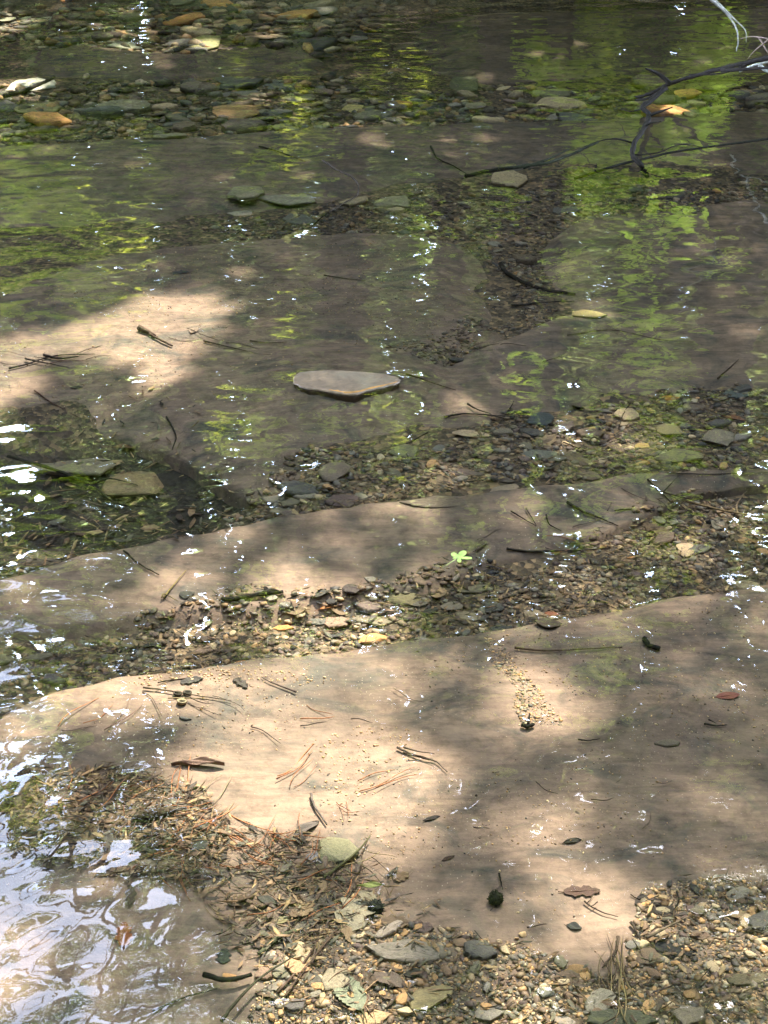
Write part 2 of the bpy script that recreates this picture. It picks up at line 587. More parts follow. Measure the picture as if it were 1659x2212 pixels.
# ------------------------------------------------------------------ stones
def plate_mesh(name, seed, n=13, ang=0.22, top=0.86, lay=3):
    """flat shale plate, 1 x 1 x 1 before scaling"""
    rd = random.Random(seed)
    prof = []
    nc = rd.randint(5, 8)
    w0 = rd.uniform(0, 6.28)
    cor = []
    for i in range(nc):
        w = w0 + 2 * math.pi * (i + rd.uniform(-.3, .3)) / nc
        r = .5 * rd.uniform(.74, 1.12)
        cor.append((r * math.cos(w), r * math.sin(w)))
    for i in range(nc):
        (x1, y1), (x2, y2) = cor[i], cor[(i + 1) % nc]
        for q in range(4):
            t = q / 4 + (.07 if q else .0)
            j = .018
            prof.append((x1 + (x2 - x1) * t + rd.uniform(-j, j), y1 + (y2 - y1) * t + rd.uniform(-j, j)))
    n = len(prof)
    vs, fs = [], []
    levels = [(0.82, -0.5), (1.0, -0.25), (0.99, 0.10), (0.955, 0.34), (0.80, 0.44), (0.45, 0.48)]
    for s, z in levels:
        for (x, y) in prof:
            jx = 1 + rd.uniform(-0.05, 0.05)
            vs.append((x * s * jx, y * s * jx, z + rd.uniform(-0.06, 0.06) + .16 * x * math.sin(seed) + .12 * y * math.cos(seed * 2)))
    L = len(levels)
    for j in range(L - 1):
        for i in range(n):
            fs.append((j * n + i, j * n + (i + 1) % n, (j + 1) * n + (i + 1) % n, (j + 1) * n + i))
    fs.append(tuple(range(n - 1, -1, -1)))
    vs.append((0, 0, 0.5)); c = len(vs) - 1
    for i in range(n): fs.append(((L - 1) * n + i, (L - 1) * n + (i + 1) % n, c))
    return pymesh(name, vs, fs, True, 38)


def cobble_mesh(name, seed, sub=3, rough=0.16):
    bm = bmesh.new()
    bmesh.ops.create_icosphere(bm, subdivisions=sub, radius=0.5)
    s = seed * 3.7
    rd = random.Random(seed)
    planes = []
    for _ in range(9 if sub >= 3 else 5):
        pn = Vector((rd.gauss(0, 1), rd.gauss(0, 1), rd.gauss(0, .8))).normalized()
        planes.append((pn, rd.uniform(.26, .40)))
    for v in bm.verts:
        p = v.co.copy()
        n1 = vnoise(np.array([p.x * 3 + s]), np.array([p.y * 3 + p.z * 2.3 - s]), seed)[0]
        n2 = vnoise(np.array([p.x * 7 + s]), np.array([p.y * 7 + p.z * 6 - s]), seed + 1)[0]
        v.co *= 1 + rough * 2 * n1 + rough * 0.7 * n2
        for pn, pdist in planes:
            e = v.co.dot(pn) - pdist
            if e > 0: v.co -= pn * e * .88
        if v.co.z > 0.30: v.co.z = 0.30 + (v.co.z - 0.30) * 0.35
        if v.co.z < -0.36: v.co.z = -0.36 + (v.co.z + 0.36) * 0.3
    me = bpy.data.meshes.new(name)
    bm.to_mesh(me); bm.free()
    for p in me.polygons: p.use_smooth = True
    me.set_sharp_from_angle(angle=R(30))
    return me


PLATES = [plate_mesh('stone_plate', 100 + i) for i in range(14)]
COBS = [cobble_mesh('stone_cobble', 40 + i) for i in range(9)]
PEBS = [cobble_mesh('pebble_round', 80 + i, 2, 0.12) for i in range(8)]
for me in PLATES + COBS + PEBS: me.materials.append(M_STONE)

SLATE, OLIVE, GREY = (0.058, 0.054, 0.050), (0.130, 0.112, 0.076), (0.160, 0.140, 0.112)
BROWN, PURP, TAN = (0.120, 0.085, 0.058), (0.095, 0.068, 0.058), (0.27, 0.205, 0.125)
ORANGE, PALE, YEL = (0.33, 0.165, 0.06), (0.40, 0.335, 0.235), (0.33, 0.26, 0.11)


def place_stone(name, me, u, v, w, h, color, thick=None, rz=None, sink=0.25, tilt=4, lift=0.0, ypx=None, flat=False):
    p, nrm = onbed(u, v + h * 0.15)
    m = mpp(p)
    sx = w * m
    sv = max(0.18, -(p - EYE).normalized().z)
    th = thick if thick else (max(0.006, min(0.24 * h * m, 0.14 * sx)) if flat else max(0.008, min(0.45 * h * m, 0.30 * sx)))
    sy = max(0.35 * sx, min(1.25 * sx, (h * m - th * 0.6) / sv)) if ypx is None else ypx
    o = link(name, me)
    p2, nrm = dropxy(p.x, p.y)
    o.location = (p2.x, p2.y, p2.z + th * (0.5 - sink) + lift)
    o.scale = (sx, sy, th)
    o.rotation_euler = (R(random.uniform(-tilt, tilt)), R(random.uniform(-tilt, tilt)), rz if rz is not None else random.uniform(-0.35, 0.35))
    o.color = (*color, 1)
    return o


NAMED = [
 # u, v, w, h, colour, kind, label
 (1043, 731, 96, 48, BROWN, 'c', 'brown angular stone in the needle filled gap between ledges'),
 (1268, 676, 78, 22, YEL, 'p', 'flat tan stone lying past the end of the curved black stick'),
 (1101, 384, 102, 46, TAN, 'p', 'tan block of stone beside the long mossy branch'),
 (850, 436, 104, 50, OLIVE, 'c', 'yellowish olive block on the near side of the upper ledge'),
 (648, 472, 84, 28, SLATE, 'p', 'dark flat slate touched by the curved twig'),
 (508, 240, 136, 42, (0.24, 0.14, 0.065), 'c', 'large rusty orange stone in the upper gravel strip'),
 (762, 231, 62, 22, YEL, 'c', 'small yellow stone alone at the upper middle'),
 (268, 97, 96, 22, PALE, 'p', 'pale cream flat stone at the edge of the thin grey ledge'),
 (326, 88, 46, 17, (0.27, 0.15, 0.07), 'c', 'small orange stone beside the pale cream flat stone'),
 (440, 90, 104, 34, (0.17, 0.165, 0.07), 'c', 'mossy green based stone behind the thin ledge'),
 (84, 39, 92, 13, PALE, 'p', 'long pale sunlit slip of stone in the top left corner'),
 (12, 41, 46, 14, PALE, 'p', 'pale sunlit stone cut off by the left border near the top'),
 (66, 181, 122, 38, (0.42, 0.34, 0.26), 'p', 'pale pinkish slab lying behind the dark driftwood stick'),
 (80, 233, 132, 32, (0.17, 0.15, 0.07), 'p', 'olive yellow slab just below the dark driftwood stick'),
 (515, 53, 88, 28, (0.26, 0.17, 0.08), 'c', 'orange brown stone in the far bed of stones'),
 (432, 72, 78, 13, (0.33, 0.29, 0.14), 'p', 'thin yellow stone slip above the mossy stone'),
 (1003, 179, 94, 34, (0.085, 0.08, 0.045), 'c', 'dark olive stone with a black top at the upper centre'),
 (1528, 186, 150, 30, (0.13, 0.12, 0.04), 'c', 'long olive stone under the bare branch'),
 (530, 412, 104, 50, (0.135, 0.118, 0.082), 'p', 'greenish slab with a sharp near edge on the shaded ledge'),
 (628, 425, 140, 34, (0.15, 0.132, 0.10), 'p', 'grey green slab beside the sharp edged slab'),
 (520, 459, 62, 16, GREY, 'p', 'thin grey stone below the greenish slabs'),
 (512, 181, 92, 26, SLATE, 'p', 'grey slate in the upper strip above the rusty stone'),
 (612, 184, 98, 26, (0.10, 0.10, 0.085), 'p', 'broad grey green slate beside the orange stone'),
 (512, 203, 130, 16, (0.12, 0.105, 0.09), 'p', 'long thin purple grey stone on the rusty stone'),
 (372, 241, 82, 18, (0.03, 0.034, 0.035), 'p', 'blue black slate in the upper gravel strip'),
 (684, 22, 100, 30, (0.12, 0.12, 0.10), 'c', 'large grey stone at the top edge left of centre'),
 (640, 208, 110, 24, (0.115, 0.105, 0.07), 'p', 'olive grey stone right of the rusty stone'),
 (290, 1046, 150, 92, (0.19, 0.135, 0.07), 'c', 'large brown boulder sunk in the dark pool'),
 (160, 1003, 210, 50, (0.14, 0.115, 0.08), 'p', 'pale olive slab at the back of the dark pool'),
 (720, 1014, 92, 56, (0.15, 0.115, 0.085), 'c', 'brown grey block at the right end of the dark pool'),
 (605, 1076, 92, 24, GREY, 'p', 'flat grey stone at the pool end, upper of two'),
 (615, 1100, 68, 24, (0.17, 0.145, 0.10), 'p', 'flat tan grey stone at the pool end, lower of two'),
 (1549, 944, 104, 50, (0.17, 0.145, 0.105), 'c', 'rounded grey tan cobble in the sunny gravel strip'),
 (1472, 982, 132, 54, (0.15, 0.122, 0.075), 'c', 'olive cobble in front of the rounded grey tan cobble'),
 (1165, 979, 84, 36, (0.125, 0.125, 0.095), 'c', 'grey green stone among the gravel below the dark disc'),
 (1500, 876, 54, 30, (0.14, 0.105, 0.08), 'c', 'brown round stone above the rounded cobble'),
 (1168, 905, 74, 38, (0.045, 0.055, 0.055), 'c', 'dark blue grey stone at the upper gravel edge'),
 (872, 975, 100, 38, (0.13, 0.12, 0.068), 'c', 'greenish stone at the left of the sunny gravel'),
 (1088, 1055, 88, 24, (0.17, 0.135, 0.095), 'p', 'flat tan stone resting on the middle ledge edge'),
 (945, 1084, 160, 15, (0.11, 0.085, 0.06), 'p', 'long thin brown shale along the middle ledge edge'),
 (1000, 1020, 110, 20, PURP, 'p', 'purple brown shale in the gravel above the middle ledge'),
 (1080, 1035, 90, 16, (0.09, 0.07, 0.055), 'p', 'dark brown shale above the flat tan stone'),
 (1590, 850, 66, 22, (0.06, 0.075, 0.07), 'p', 'dark green flat stone near the right border'),
 (1500, 866, 20, 14, PALE, 'p', 'tiny cream pebble above the brown round stone'),
 (1492, 1232, 34, 20, (0.28, 0.17, 0.08), 'c', 'orange tan stone in the right gravel strip'),
 (1432, 980, 30, 12, PALE, 'p', 'pale chip beside the olive cobble'),
 (1028, 1248, 36, 20, (0.018, 0.016, 0.018), 'c', 'small black oval stone on the middle ledge'),
 (1030, 1272, 92, 13, (0.15, 0.13, 0.085), 'p', 'long narrow tan shale below the black oval stone'),
 (1011, 1329, 60, 24, (0.22, 0.175, 0.11), 'p', 'rectangular tan stone beside the front ledge'),
 (1062, 1309, 66, 30, (0.06, 0.06, 0.05), 'p', 'dark slate leaning by the rectangular tan stone'),
 (1192, 1326, 36, 22, (0.26, 0.10, 0.05), 'c', 'brick red stone at the brink of the front ledge'),
 (646, 1318, 34, 36, (0.26, 0.20, 0.13), 'c', 'round tan stone in the sunny patch of gravel'),
 (611, 1356, 50, 15, (0.42, 0.19, 0.06), 'p', 'bright orange flat stone in the sunny gravel'),
 (688, 1342, 66, 18, (0.09, 0.088, 0.075), 'p', 'thin grey slate below the round tan stone'),
 (760, 1270, 38, 32, (0.04, 0.03, 0.028), 'c', 'dark purple lump beside the sunlit ledge'),
 (716, 1297, 30, 20, (0.02, 0.018, 0.018), 'c', 'black lump in the sunny gravel'),
 (728, 1372, 30, 14, (0.03, 0.03, 0.03), 'p', 'black chip at the back of the front ledge'),
 (405, 1284, 42, 22, (0.025, 0.026, 0.02), 'c', 'dark rounded stone by the crossed pine needles'),
 (868, 1290, 100, 36, (0.14, 0.12, 0.06), 'c', 'yellowish stone under leaf reflections in the gravel'),
 (800, 1338, 110, 20, (0.14, 0.12, 0.08), 'p', 'flat brown shale at the brink of the front ledge'),
 (722, 1832, 104, 84, (0.15, 0.145, 0.085), 'c', 'greenish stone with needles heaped against it'),
 (885, 2050, 192, 64, (0.155, 0.135, 0.11), 'p', 'wide grey brown slab in the near gravel'),
 (926, 2152, 132, 58, (0.20, 0.165, 0.085), 'c', 'tan block with mossy yellow front near the bottom edge'),
 (1045, 2185, 90, 40, (0.13, 0.12, 0.10), 'p', 'grey plate beside the mossy tan block'),
 (1178, 2140, 60, 32, (0.10, 0.10, 0.085), 'p', 'dark grey shale left of the twig bundle'),
 (1340, 2195, 160, 44, (0.05, 0.055, 0.035), 'p', 'dark mossy stone cut by the bottom edge'),
 (1440, 2060, 60, 22, (0.03, 0.03, 0.03), 'p', 'black wet slate among the pale pebbles'),
 (1620, 2112, 120, 26, (0.10, 0.085, 0.05), 'p', 'brown shale at the right border near the bottom'),
 (640, 2088, 60, 46, (0.34, 0.20, 0.11), 'c', 'orange tan stone in the near gravel'),
 (800, 2196, 90, 36, (0.33, 0.22, 0.12), 'p', 'flat orange tan stone at the bottom edge'),
 (690, 2130, 60, 22, (0.38, 0.22, 0.10), 'p', 'bright tan shale between the pine sticks'),
 (498, 2110, 40, 24, (0.30, 0.17, 0.07), 'c', 'orange pebble under ripples near the bottom'),
 (290, 1812, 52, 32, (0.29, 0.22, 0.13), 'p', 'round tan stone in the debris heap'),
 (240, 1745, 60, 28, (0.20, 0.20, 0.12), 'p', 'olive stone behind the pine cone'),
 (1420, 2075, 30, 16, (0.10, 0.09, 0.07), 'p', 'flat brown chip by the black wet slate'),
 (1128, 2017, 18, 20, (0.42, 0.30, 0.16), 'c', 'cream pebble alone on the silt, upper of the two'),
 (1116, 2028, 12, 10, (0.40, 0.28, 0.16), 'c', 'tiny cream pebble just below the cream pebble'),
 (1393, 1955, 28, 16, (0.38, 0.22, 0.09), 'c', 'orange pebble at the top of the near gravel bar'),
 (1430, 1965, 36, 22, (0.22, 0.19, 0.12), 'c', 'tan pebble beside the orange pebble'),
 (1595, 1975, 54, 26, (0.21, 0.155, 0.09), 'c', 'brown cobble near the glinting ripples'),
 (398, 1553, 32, 10, (0.07, 0.07, 0.065), 'p', 'thin grey slate chip on the sunny silt'),
 (1440, 1605, 60, 20, (0.12, 0.10, 0.07), 'p', 'brown plate half buried by silt'),
]
for i, (u, v, w, h, c, k, lab) in enumerate(NAMED):
    me = (plate_mesh if k == 'p' else cobble_mesh)('stone_mesh', 500 + i * 3)
    me.materials.append(M_STONE)
    lift = 0.0 if (u, v) in ((290, 1046),) else 0
    if v < 480: c = tuple(min(.5, q * 1.5) for q in c)  # far stones tinted lighter, making up for the dim light there
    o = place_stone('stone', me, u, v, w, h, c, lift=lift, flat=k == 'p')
    tag(o, lab, 'stone')

# the flat stone that breaks the surface
def emergent():
    outl = [(633, 826), (660, 836), (695, 840), (735, 848), (765, 850), (800, 840), (835, 832), (862, 824), (860, 812), (820, 803), (760, 798), (700, 796), (650, 800), (634, 812)]
    root = empty('flat_stone', G(745, 822, 0))
    base = [G(u, v, 0.006) for u, v in outl]
    c = sum(base, Vector()) / len(base)
    # finer outline
    ring = curve_pts(base + [base[0]], 5, 0.0)[:-1]
    rd = random.Random(5)
    ring = [p + Vector((rd.uniform(-.0015, .0015), rd.uniform(-.002, .002), 0)) for p in ring]
    n = len(ring)
    vs, fs = [], []
    for s, z in ((0.97, -0.040), (0.975, -0.012), (0.985, -0.005), (1.0, -0.001), (0.985, 0.0012), (0.80, 0.0010), (0.5, 0.0004)):
        for p in ring:
            q = c + (p - c) * s
            vs.append((q.x - root.location.x, q.y - root.location.y, z + .0016 - (q.y - c.y) * .022 + rd.uniform(-.0006, .0006)))
    for j in range(6):
        for i in range(n): fs.append((j * n + i, j * n + (i + 1) % n, (j + 1) * n + (i + 1) % n, (j + 1) * n + i))
    fs.append(tuple(range(n - 1, -1, -1)))
    fs.append(tuple(6 * n + i for i in range(n)))
    o = link('slab', pymesh('flat_stone', vs, fs, True, 40), M_STONE, root)
    o.color = (0.092, 0.064, 0.040, 1)
    # rusty broken lip along the near edge
    lip = [G(u, v, 0.001) - root.location for u, v in ((700, 841), (735, 848), (765, 850), (800, 841), (858, 826))]
    lp = curve_pts(lip, 5, 0.002, rd)
    a, b = tube_arrays(lp, [0.0025 + 0.003 * math.sin(math.pi * i / (len(lp) - 1)) for i in range(len(lp))], 7)
    l = link('broken_edge', pymesh('broken_edge', a, b), M_STONE, root)
    l.color = (0.24, 0.12, 0.03, 1); l['label'] = 'rusty orange broken edge'
    tag(root, 'flat tan stone breaking the water surface with a dark rusty front edge', 'stone')


emergent()

# gravel zones in photo coordinates
ZONES = {
 'far': [(-300, -10), (1000, -10), (800, 40), (760, 95), (640, 92), (520, 106), (400, 122), (260, 108), (90, 98), (-300, 120)],
 'upper': [(-300, 178), (420, 178), (680, 168), (850, 190), (1250, 180), (1900, 172), (1900, 238), (1100, 258), (850, 268), (450, 290), (-300, 318)],
 'middle': [(460, 462), (700, 436), (850, 408), (1100, 380), (1900, 390), (1900, 425), (1400, 455), (1180, 500), (1150, 560), (1100, 625), (1080, 590), (1030, 540), (950, 508), (800, 498), (500, 512)],
 'gap': [(1010, 520), (1150, 520), (1150, 640), (1210, 690), (1080, 745), (960, 768), (830, 770), (880, 735), (1000, 690), (1085, 640)],
 'sunny': [(520, 1060), (700, 970), (900, 950), (1100, 900), (1350, 845), (1900, 830), (1900, 1000), (1400, 1026), (1150, 1046), (900, 1078), (540, 1130)],
 'strip': [(450, 1300), (800, 1262), (1050, 1225), (1330, 1150), (1500, 1062), (1900, 1040), (1900, 1230), (1300, 1308), (1090, 1348), (750, 1394), (600, 1420), (400, 1438), (200, 1464), (-200, 1540), (-200, 1400), (300, 1370)],
 'near': [(560, 2260), (600, 2080), (680, 2010), (860, 1990), (990, 2030), (1180, 2090), (1290, 2120), (1370, 2000), (1420, 1945), (1600, 1930), (1950, 1900), (1950, 2260)],
 'crack': [(1050, 1408), (1080, 1420), (1120, 1470), (1180, 1500), (1178, 1560), (1200, 1590), (1120, 1590), (1090, 1500), (1060, 1470)],
 'heap': [(40, 1700), (230, 1680), (420, 1720), (500, 1800), (490, 1880), (400, 1920), (200, 1900), (40, 1860)],
}
ZB = {}
for k, poly in ZONES.items():
    g = [G(u, v, -0.05) for u, v in poly]
    ZB[k] = (min(p.x for p in g), max(p.x for p in g), min(p.y for p in g), max(p.y for p in g))


def zone_points(k, n, rng, soft=22):
    """n points uniformly over the ground of a zone, with a ragged border"""
    x0, x1, y0, y1 = ZB[k]
    out = np.zeros((0, 2))
    while len(out) < n:
        x = rng.uniform(x0 - .1, x1 + .1, n * 3); y = rng.uniform(y0 - .1, y1 + .1, n * 3)
        u, v = proj_np(x, y, np.full_like(x, -0.05))
        u = u + soft * 4 * fbm(x * 6, y * 6, 61, 3); v = v + soft * 2.2 * fbm(x * 6, y * 6, 71, 3)
        ok = inpoly(u, v, ZONES[k])
        if k.startswith('silt'): ok &= fbm(x * 3.5, y * 4.5, 81, 4) + .35 * rng.random(len(x)) > .18
        out = np.concatenate([out, np.stack([x[ok], y[ok]], 1)])
    return out[:n]


STONE_MIX = [
 ('dark slate', SLATE, 5), ('olive grey', OLIVE, 5), ('grey', GREY, 4), ('brown', BROWN, 5), ('purple brown', PURP, 3), ('tan', TAN, 3), ('rusty orange', ORANGE, 1.7)]
ZWORD = {'far': 'the far stony bed at the top edge', 'upper': 'the second gravel strip from the top', 'middle': 'the strip above the long pale ledge',
         'gap': 'the gap between the long pale ledge and its neighbour', 'sunny': 'the gravel strip with the rounded cobble',
         'strip': 'the strip between the middle and front ledges', 'near': 'the near gravel bar'}
rng = np.random.default_rng(21)
for zk, n, smin, smax in (('far', 66, .07, .22), ('upper', 80, .06, .20), ('middle', 40, .03, .11), ('gap', 10, .02, .05), ('sunny', 48, .028, .085), ('strip', 44, .020, .06), ('near', 24, .02, .06)):
    pts = []
    tries = zone_points(zk, n * 8, rng)
    for x, y in tries:
        u, v = proj_np(x, y, -0.05)
        if not (-30 < u < PW + 30): continue
        pts.append((x, y))
        if len(pts) == n: break
    for x, y in pts:
        nm, c, _ = random.choices(STONE_MIX, [s[2] for s in STONE_MIX])[0]
        s = smin * (smax / smin) ** (random.random() ** 1.5)
        p, nr = dropxy(x, y)
        me = random.choice(PLATES + PLATES + COBS)
        o = link('stone', me)
        th = s * random.uniform(0.13, 0.3)
        o.location = (x, y, p.z + th * 0.35)
        o.scale = (s * random.uniform(.9, 1.35), s * random.uniform(.55, .95), th)
        o.rotation_euler = (R(random.uniform(-9, 9)), R(random.uniform(-9, 9)), random.uniform(-.7, .7))
        f = random.uniform(.75, 1.3) * (1.7 if zk in ('far', 'upper') else 1.15)  # far strips get a lighter tint to offset their dim light
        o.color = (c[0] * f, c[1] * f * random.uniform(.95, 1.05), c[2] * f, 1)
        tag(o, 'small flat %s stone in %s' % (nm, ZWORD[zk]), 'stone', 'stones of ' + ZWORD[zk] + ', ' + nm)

PEB_MIX = [('orange tan', (0.36, 0.22, 0.10), 4), ('cream', (0.40, 0.32, 0.20), 4), ('olive grey', (0.16, 0.15, 0.10), 4), ('grey', (0.17, 0.16, 0.135), 3), ('brown', (0.15, 0.10, 0.065), 3)]
for zk, n, smin, smax in (('near', 150, .007, .024), ('sunny', 60, .012, .03), ('strip', 60, .010, .026)):
    k = 0
    for x, y in zone_points(zk, n * 6, rng):
        u, v = proj_np(x, y, -0.05)
        if not (-10 < u < PW + 10 and v < PH + 20): continue
        nm, c, _ = random.choices(PEB_MIX, [s[2] for s in PEB_MIX])[0]
        s = smin * (smax / smin) ** (random.random() ** 1.3)
        p, nr = dropxy(x, y)
        o = link('pebble', random.choice(PEBS))
        th = s * random.uniform(.4, .7)
        o.location = (x, y, p.z + th * 0.25)
        o.scale = (s * random.uniform(1, 1.4), s * random.uniform(.75, 1), th)
        o.rotation_euler = (R(random.uniform(-12, 12)), R(random.uniform(-12, 12)), random.uniform(0, 6.28))
        f = random.uniform(.75, 1.2)
        o.color = (c[0] * f, c[1] * f, c[2] * f, 1)
        tag(o, 'small %s pebble in %s' % (nm, ZWORD[zk]), 'pebble', 'pebbles of ' + ZWORD[zk] + ', ' + nm)
        k += 1
        if k == n: break

# uncountable fine gravel: one object
ico = bmesh.new(); bmesh.ops.create_icosphere(ico, subdivisions=1, radius=0.5)
ICOV = np.array([v.co[:] for v in ico.verts]); ICOF = np.array([[v.index for v in f.verts] for f in ico.faces]); ico.free()


def scatter_mesh(name, spec, rng, flat=(.25, .6)):
    VV, CC = [], []
    pal = {'mix': [SLATE, OLIVE, GREY, BROWN, BROWN, PURP, TAN, (0.2, 0.13, 0.07)],
           'warm': [(0.36, 0.22, 0.10), (0.40, 0.32, 0.2), (0.25, 0.17, 0.09), (0.16, 0.14, 0.10), (0.17, 0.16, 0.13), (0.12, 0.085, 0.055), (0.10, 0.095, 0.075)],
           'gold': [(0.38, 0.26, 0.13), (0.42, 0.32, 0.18), (0.30, 0.19, 0.09), (0.25, 0.17, 0.10)]}
    for zk, n, s0, s1, pl in spec:
        for x, y in zone_points(zk, n, rng):
            s = s0 * (s1 / s0) ** (rng.random() ** 1.8)
            p, nr = dropxy(x, y)
            a = rng.uniform(0, 6.28)
            th = s * rng.uniform(*flat)
            q = ICOV * (1 + rng.uniform(-.22, .22, (len(ICOV), 1)))
            q = q * np.array([s * rng.uniform(.9, 1.5), s * rng.uniform(.6, 1), th])
            t = rng.uniform(-.25, .25); q[:, 2] += q[:, 0] * t
            ca, sa = math.cos(a), math.sin(a)
            q = np.stack([q[:, 0] * ca - q[:, 1] * sa + x, q[:, 0] * sa + q[:, 1] * ca + y, q[:, 2] + p.z + th * .2], 1)
            VV.append(q)
            c = np.array(pal[pl][rng.integers(len(pal[pl]))]) * rng.uniform(.7, 1.25)
            CC.append(np.repeat(c[None], len(q), 0))
    n = len(VV)
    F_ = (ICOF[None] + (np.arange(n) * len(ICOV))[:, None, None]).reshape(-1)
    return arrays_mesh(name, np.concatenate(VV), F_, np.full(n * len(ICOF), 3), True, np.concatenate(CC))


g = link('gravel', scatter_mesh('gravel', [('far', 1200, .014, .09, 'mix'), ('far', 1100, .014, .09, 'warm'), ('upper', 1700, .012, .075, 'mix'), ('upper', 1500, .012, .07, 'warm'), ('middle', 3000, .006, .03, 'mix'), ('gap', 1200, .005, .018, 'mix'),
        ('sunny', 4200, .006, .026, 'mix'), ('strip', 5200, .005, .022, 'mix'), ('near', 5200, .003, .013, 'warm'), ('near', 2200, .004, .018, 'mix'), ('near', 6000, .002, .006, 'gold'), ('crack', 520, .0025, .009, 'warm'), ('crack', 260, .002, .006, 'gold'), ('heap', 500, .004, .014, 'mix')],
        np.random.default_rng(3)), M_GRAVEL)
tag(g, 'fine mixed gravel filling the strips between the ledges', kind='stuff')

# sand grains sprinkled over the silt: one object
ZONES['silt'] = [(-60, 1500), (600, 1430), (1090, 1360), (1700, 1270), (1700, 1950), (1300, 2100), (900, 2020), (500, 1950), (-60, 1950)]
ZONES['silt_mid'] = [(0, 700), (300, 560), (900, 510), (1080, 650), (1000, 800), (700, 900), (300, 880), (0, 900)]
ZONES['drift'] = [(240, 1490), (640, 1490), (700, 1500), (640, 1520), (380, 1530)]
ZONES['drift_b'] = [(640, 1640), (760, 1600), (900, 1640), (760, 1760), (700, 1740)]
for k in ('silt', 'silt_mid', 'drift', 'drift_b'):
    gg = [G(u, v, -0.03) for u, v in ZONES[k]]
    ZB[k] = (min(p.x for p in gg), max(p.x for p in gg), min(p.y for p in gg), max(p.y for p in gg))
g = link('sand_grains_gravel', scatter_mesh('sand_grains', [('silt', 1500, .0015, .005, 'gold'), ('silt', 1500, .0012, .005, 'mix'), ('silt_mid', 1500, .0015, .006, 'gold'), ('silt_mid', 1300, .0015, .006, 'mix'),
         ('drift', 260, .002, .007, 'gold'), ('drift_b', 260, .0015, .006, 'gold')], np.random.default_rng(4), (.5, .9)), M_GRAVEL)
g.name = 'coarse_sand'
tag(g, 'scattered coarse sand grains on the silty ledges', kind='stuff')


# ------------------------------------------------------------------ leaves
def leaf_blade(name, seed, outline, curl=0.12, n=26):
    """outline(t) -> half width at t (0..1 along length 1); thin solid blade with a folded midrib"""
    rd = random.Random(seed)
    ns = 6
    vs, fs = [], []
    k1, k2 = rd.uniform(-1, 1), rd.uniform(-1, 1)
    for i in range(n + 1):
        t = i / n
        hw = max(outline(t), 0.004)
        for j in range(-ns, ns + 1):
            s = j / ns
            y = s * hw
            z = curl * (abs(s) * hw * 0.9) + curl * k1 * (t - .5) ** 2 + 0.10 * curl * math.sin(9 * t + 4 * s + k2 * 3) + curl * k2 * s * hw * (t - .3)
            vs.append((t - .5, y + 0.03 * math.sin(3 * t + k1), z))
    zmin = min(q[2] for q in vs)
    vs = [(x, y, (z - zmin) * .55 + .012) for x, y, z in vs]
    m = 2 * ns + 1
    for i in range(n):
        for j in range(m - 1): fs.append((i * m + j, i * m + j + 1, (i + 1) * m + j + 1, (i + 1) * m + j))
    b = len(vs)
    vs += [(x, y, z - 0.012) for x, y, z in vs]
    fs += [tuple(q + b for q in reversed(f)) for f in fs]
    # rim
    for i in range(n):
        for j in (0, m - 1):
            a, c = i * m + j, (i + 1) * m + j
            fs.append((a, c, c + b, a + b) if j == 0 else (c, a, a + b, c + b))
    return pymesh(name, vs, fs, True, 50)


def oval(w=.22, p=.8): return lambda t: w * (math.sin(math.pi * min(max(t, 0), 1)) ** p)
def oak(w=.26):
    return lambda t: w * (math.sin(math.pi * t) ** .7) * (0.78 + 0.30 * math.cos(t * 21) * (0.3 + t * .7)) if 0 < t < 1 else 0.0
def lance(w=.13): return lambda t: w * (math.sin(math.pi * t ** 1.2) ** .9) if 0 < t < 1 else 0.0
def torn(w=.24, s=0):
    return lambda t: w * (math.sin(math.pi * min(1, t * .9 + .1)) ** .5) * (1 + .22 * math.sin(t * 17 + s) + .12 * math.sin(t * 41 + s)) if 0 < t < 1 else 0.06
def serr(w=.26): return lambda t: w * (math.sin(math.pi * t ** .85) ** .8) * (1 + .07 * (1 if int(t * 26) % 2 else -1)) if 0 < t < 1 else 0.0


def place_leaf(u, v, length_px, ang, color, shape, label, curl=.12, tilt=3, stem=True, wide=1.0, name='leaf', lift=.001, cat='leaf', n=26):
    """ang: direction on the ground, degrees from +x"""
    p, nr = onbed(u, v)
    m = mpp(p)
    L = length_px * m
    root = empty(name, (p.x, p.y, p.z + lift))
    root.rotation_euler = (R(random.uniform(-tilt, tilt)), R(random.uniform(-tilt, tilt)), R(ang))
    sd = int(u * 7 + v)
    me = leaf_blade('leaf_blade', sd, shape, curl, n)
    b = link('blade', me, M_DEAD, root)
    b.scale = (L, L * wide, L)
    b.color = (*color, 1)
    if stem:
        a, f = tube_arrays([(-.66, .05, .01), (-.55, .02, 0), (-.3, .01, .004), (0, .012, .004), (.42, .0, .004)], [.012, .013, .011, .008, .004], 5)
        s = link('midrib', pymesh('midrib', a, f), M_WOOD, root)
        s.scale = (L, L * wide, L)
        s.location = (0, 0, .02 * L)
        s.color = (color[0] * .55, color[1] * .5, color[2] * .45, 1)
    tag(root, label, cat)
    return root


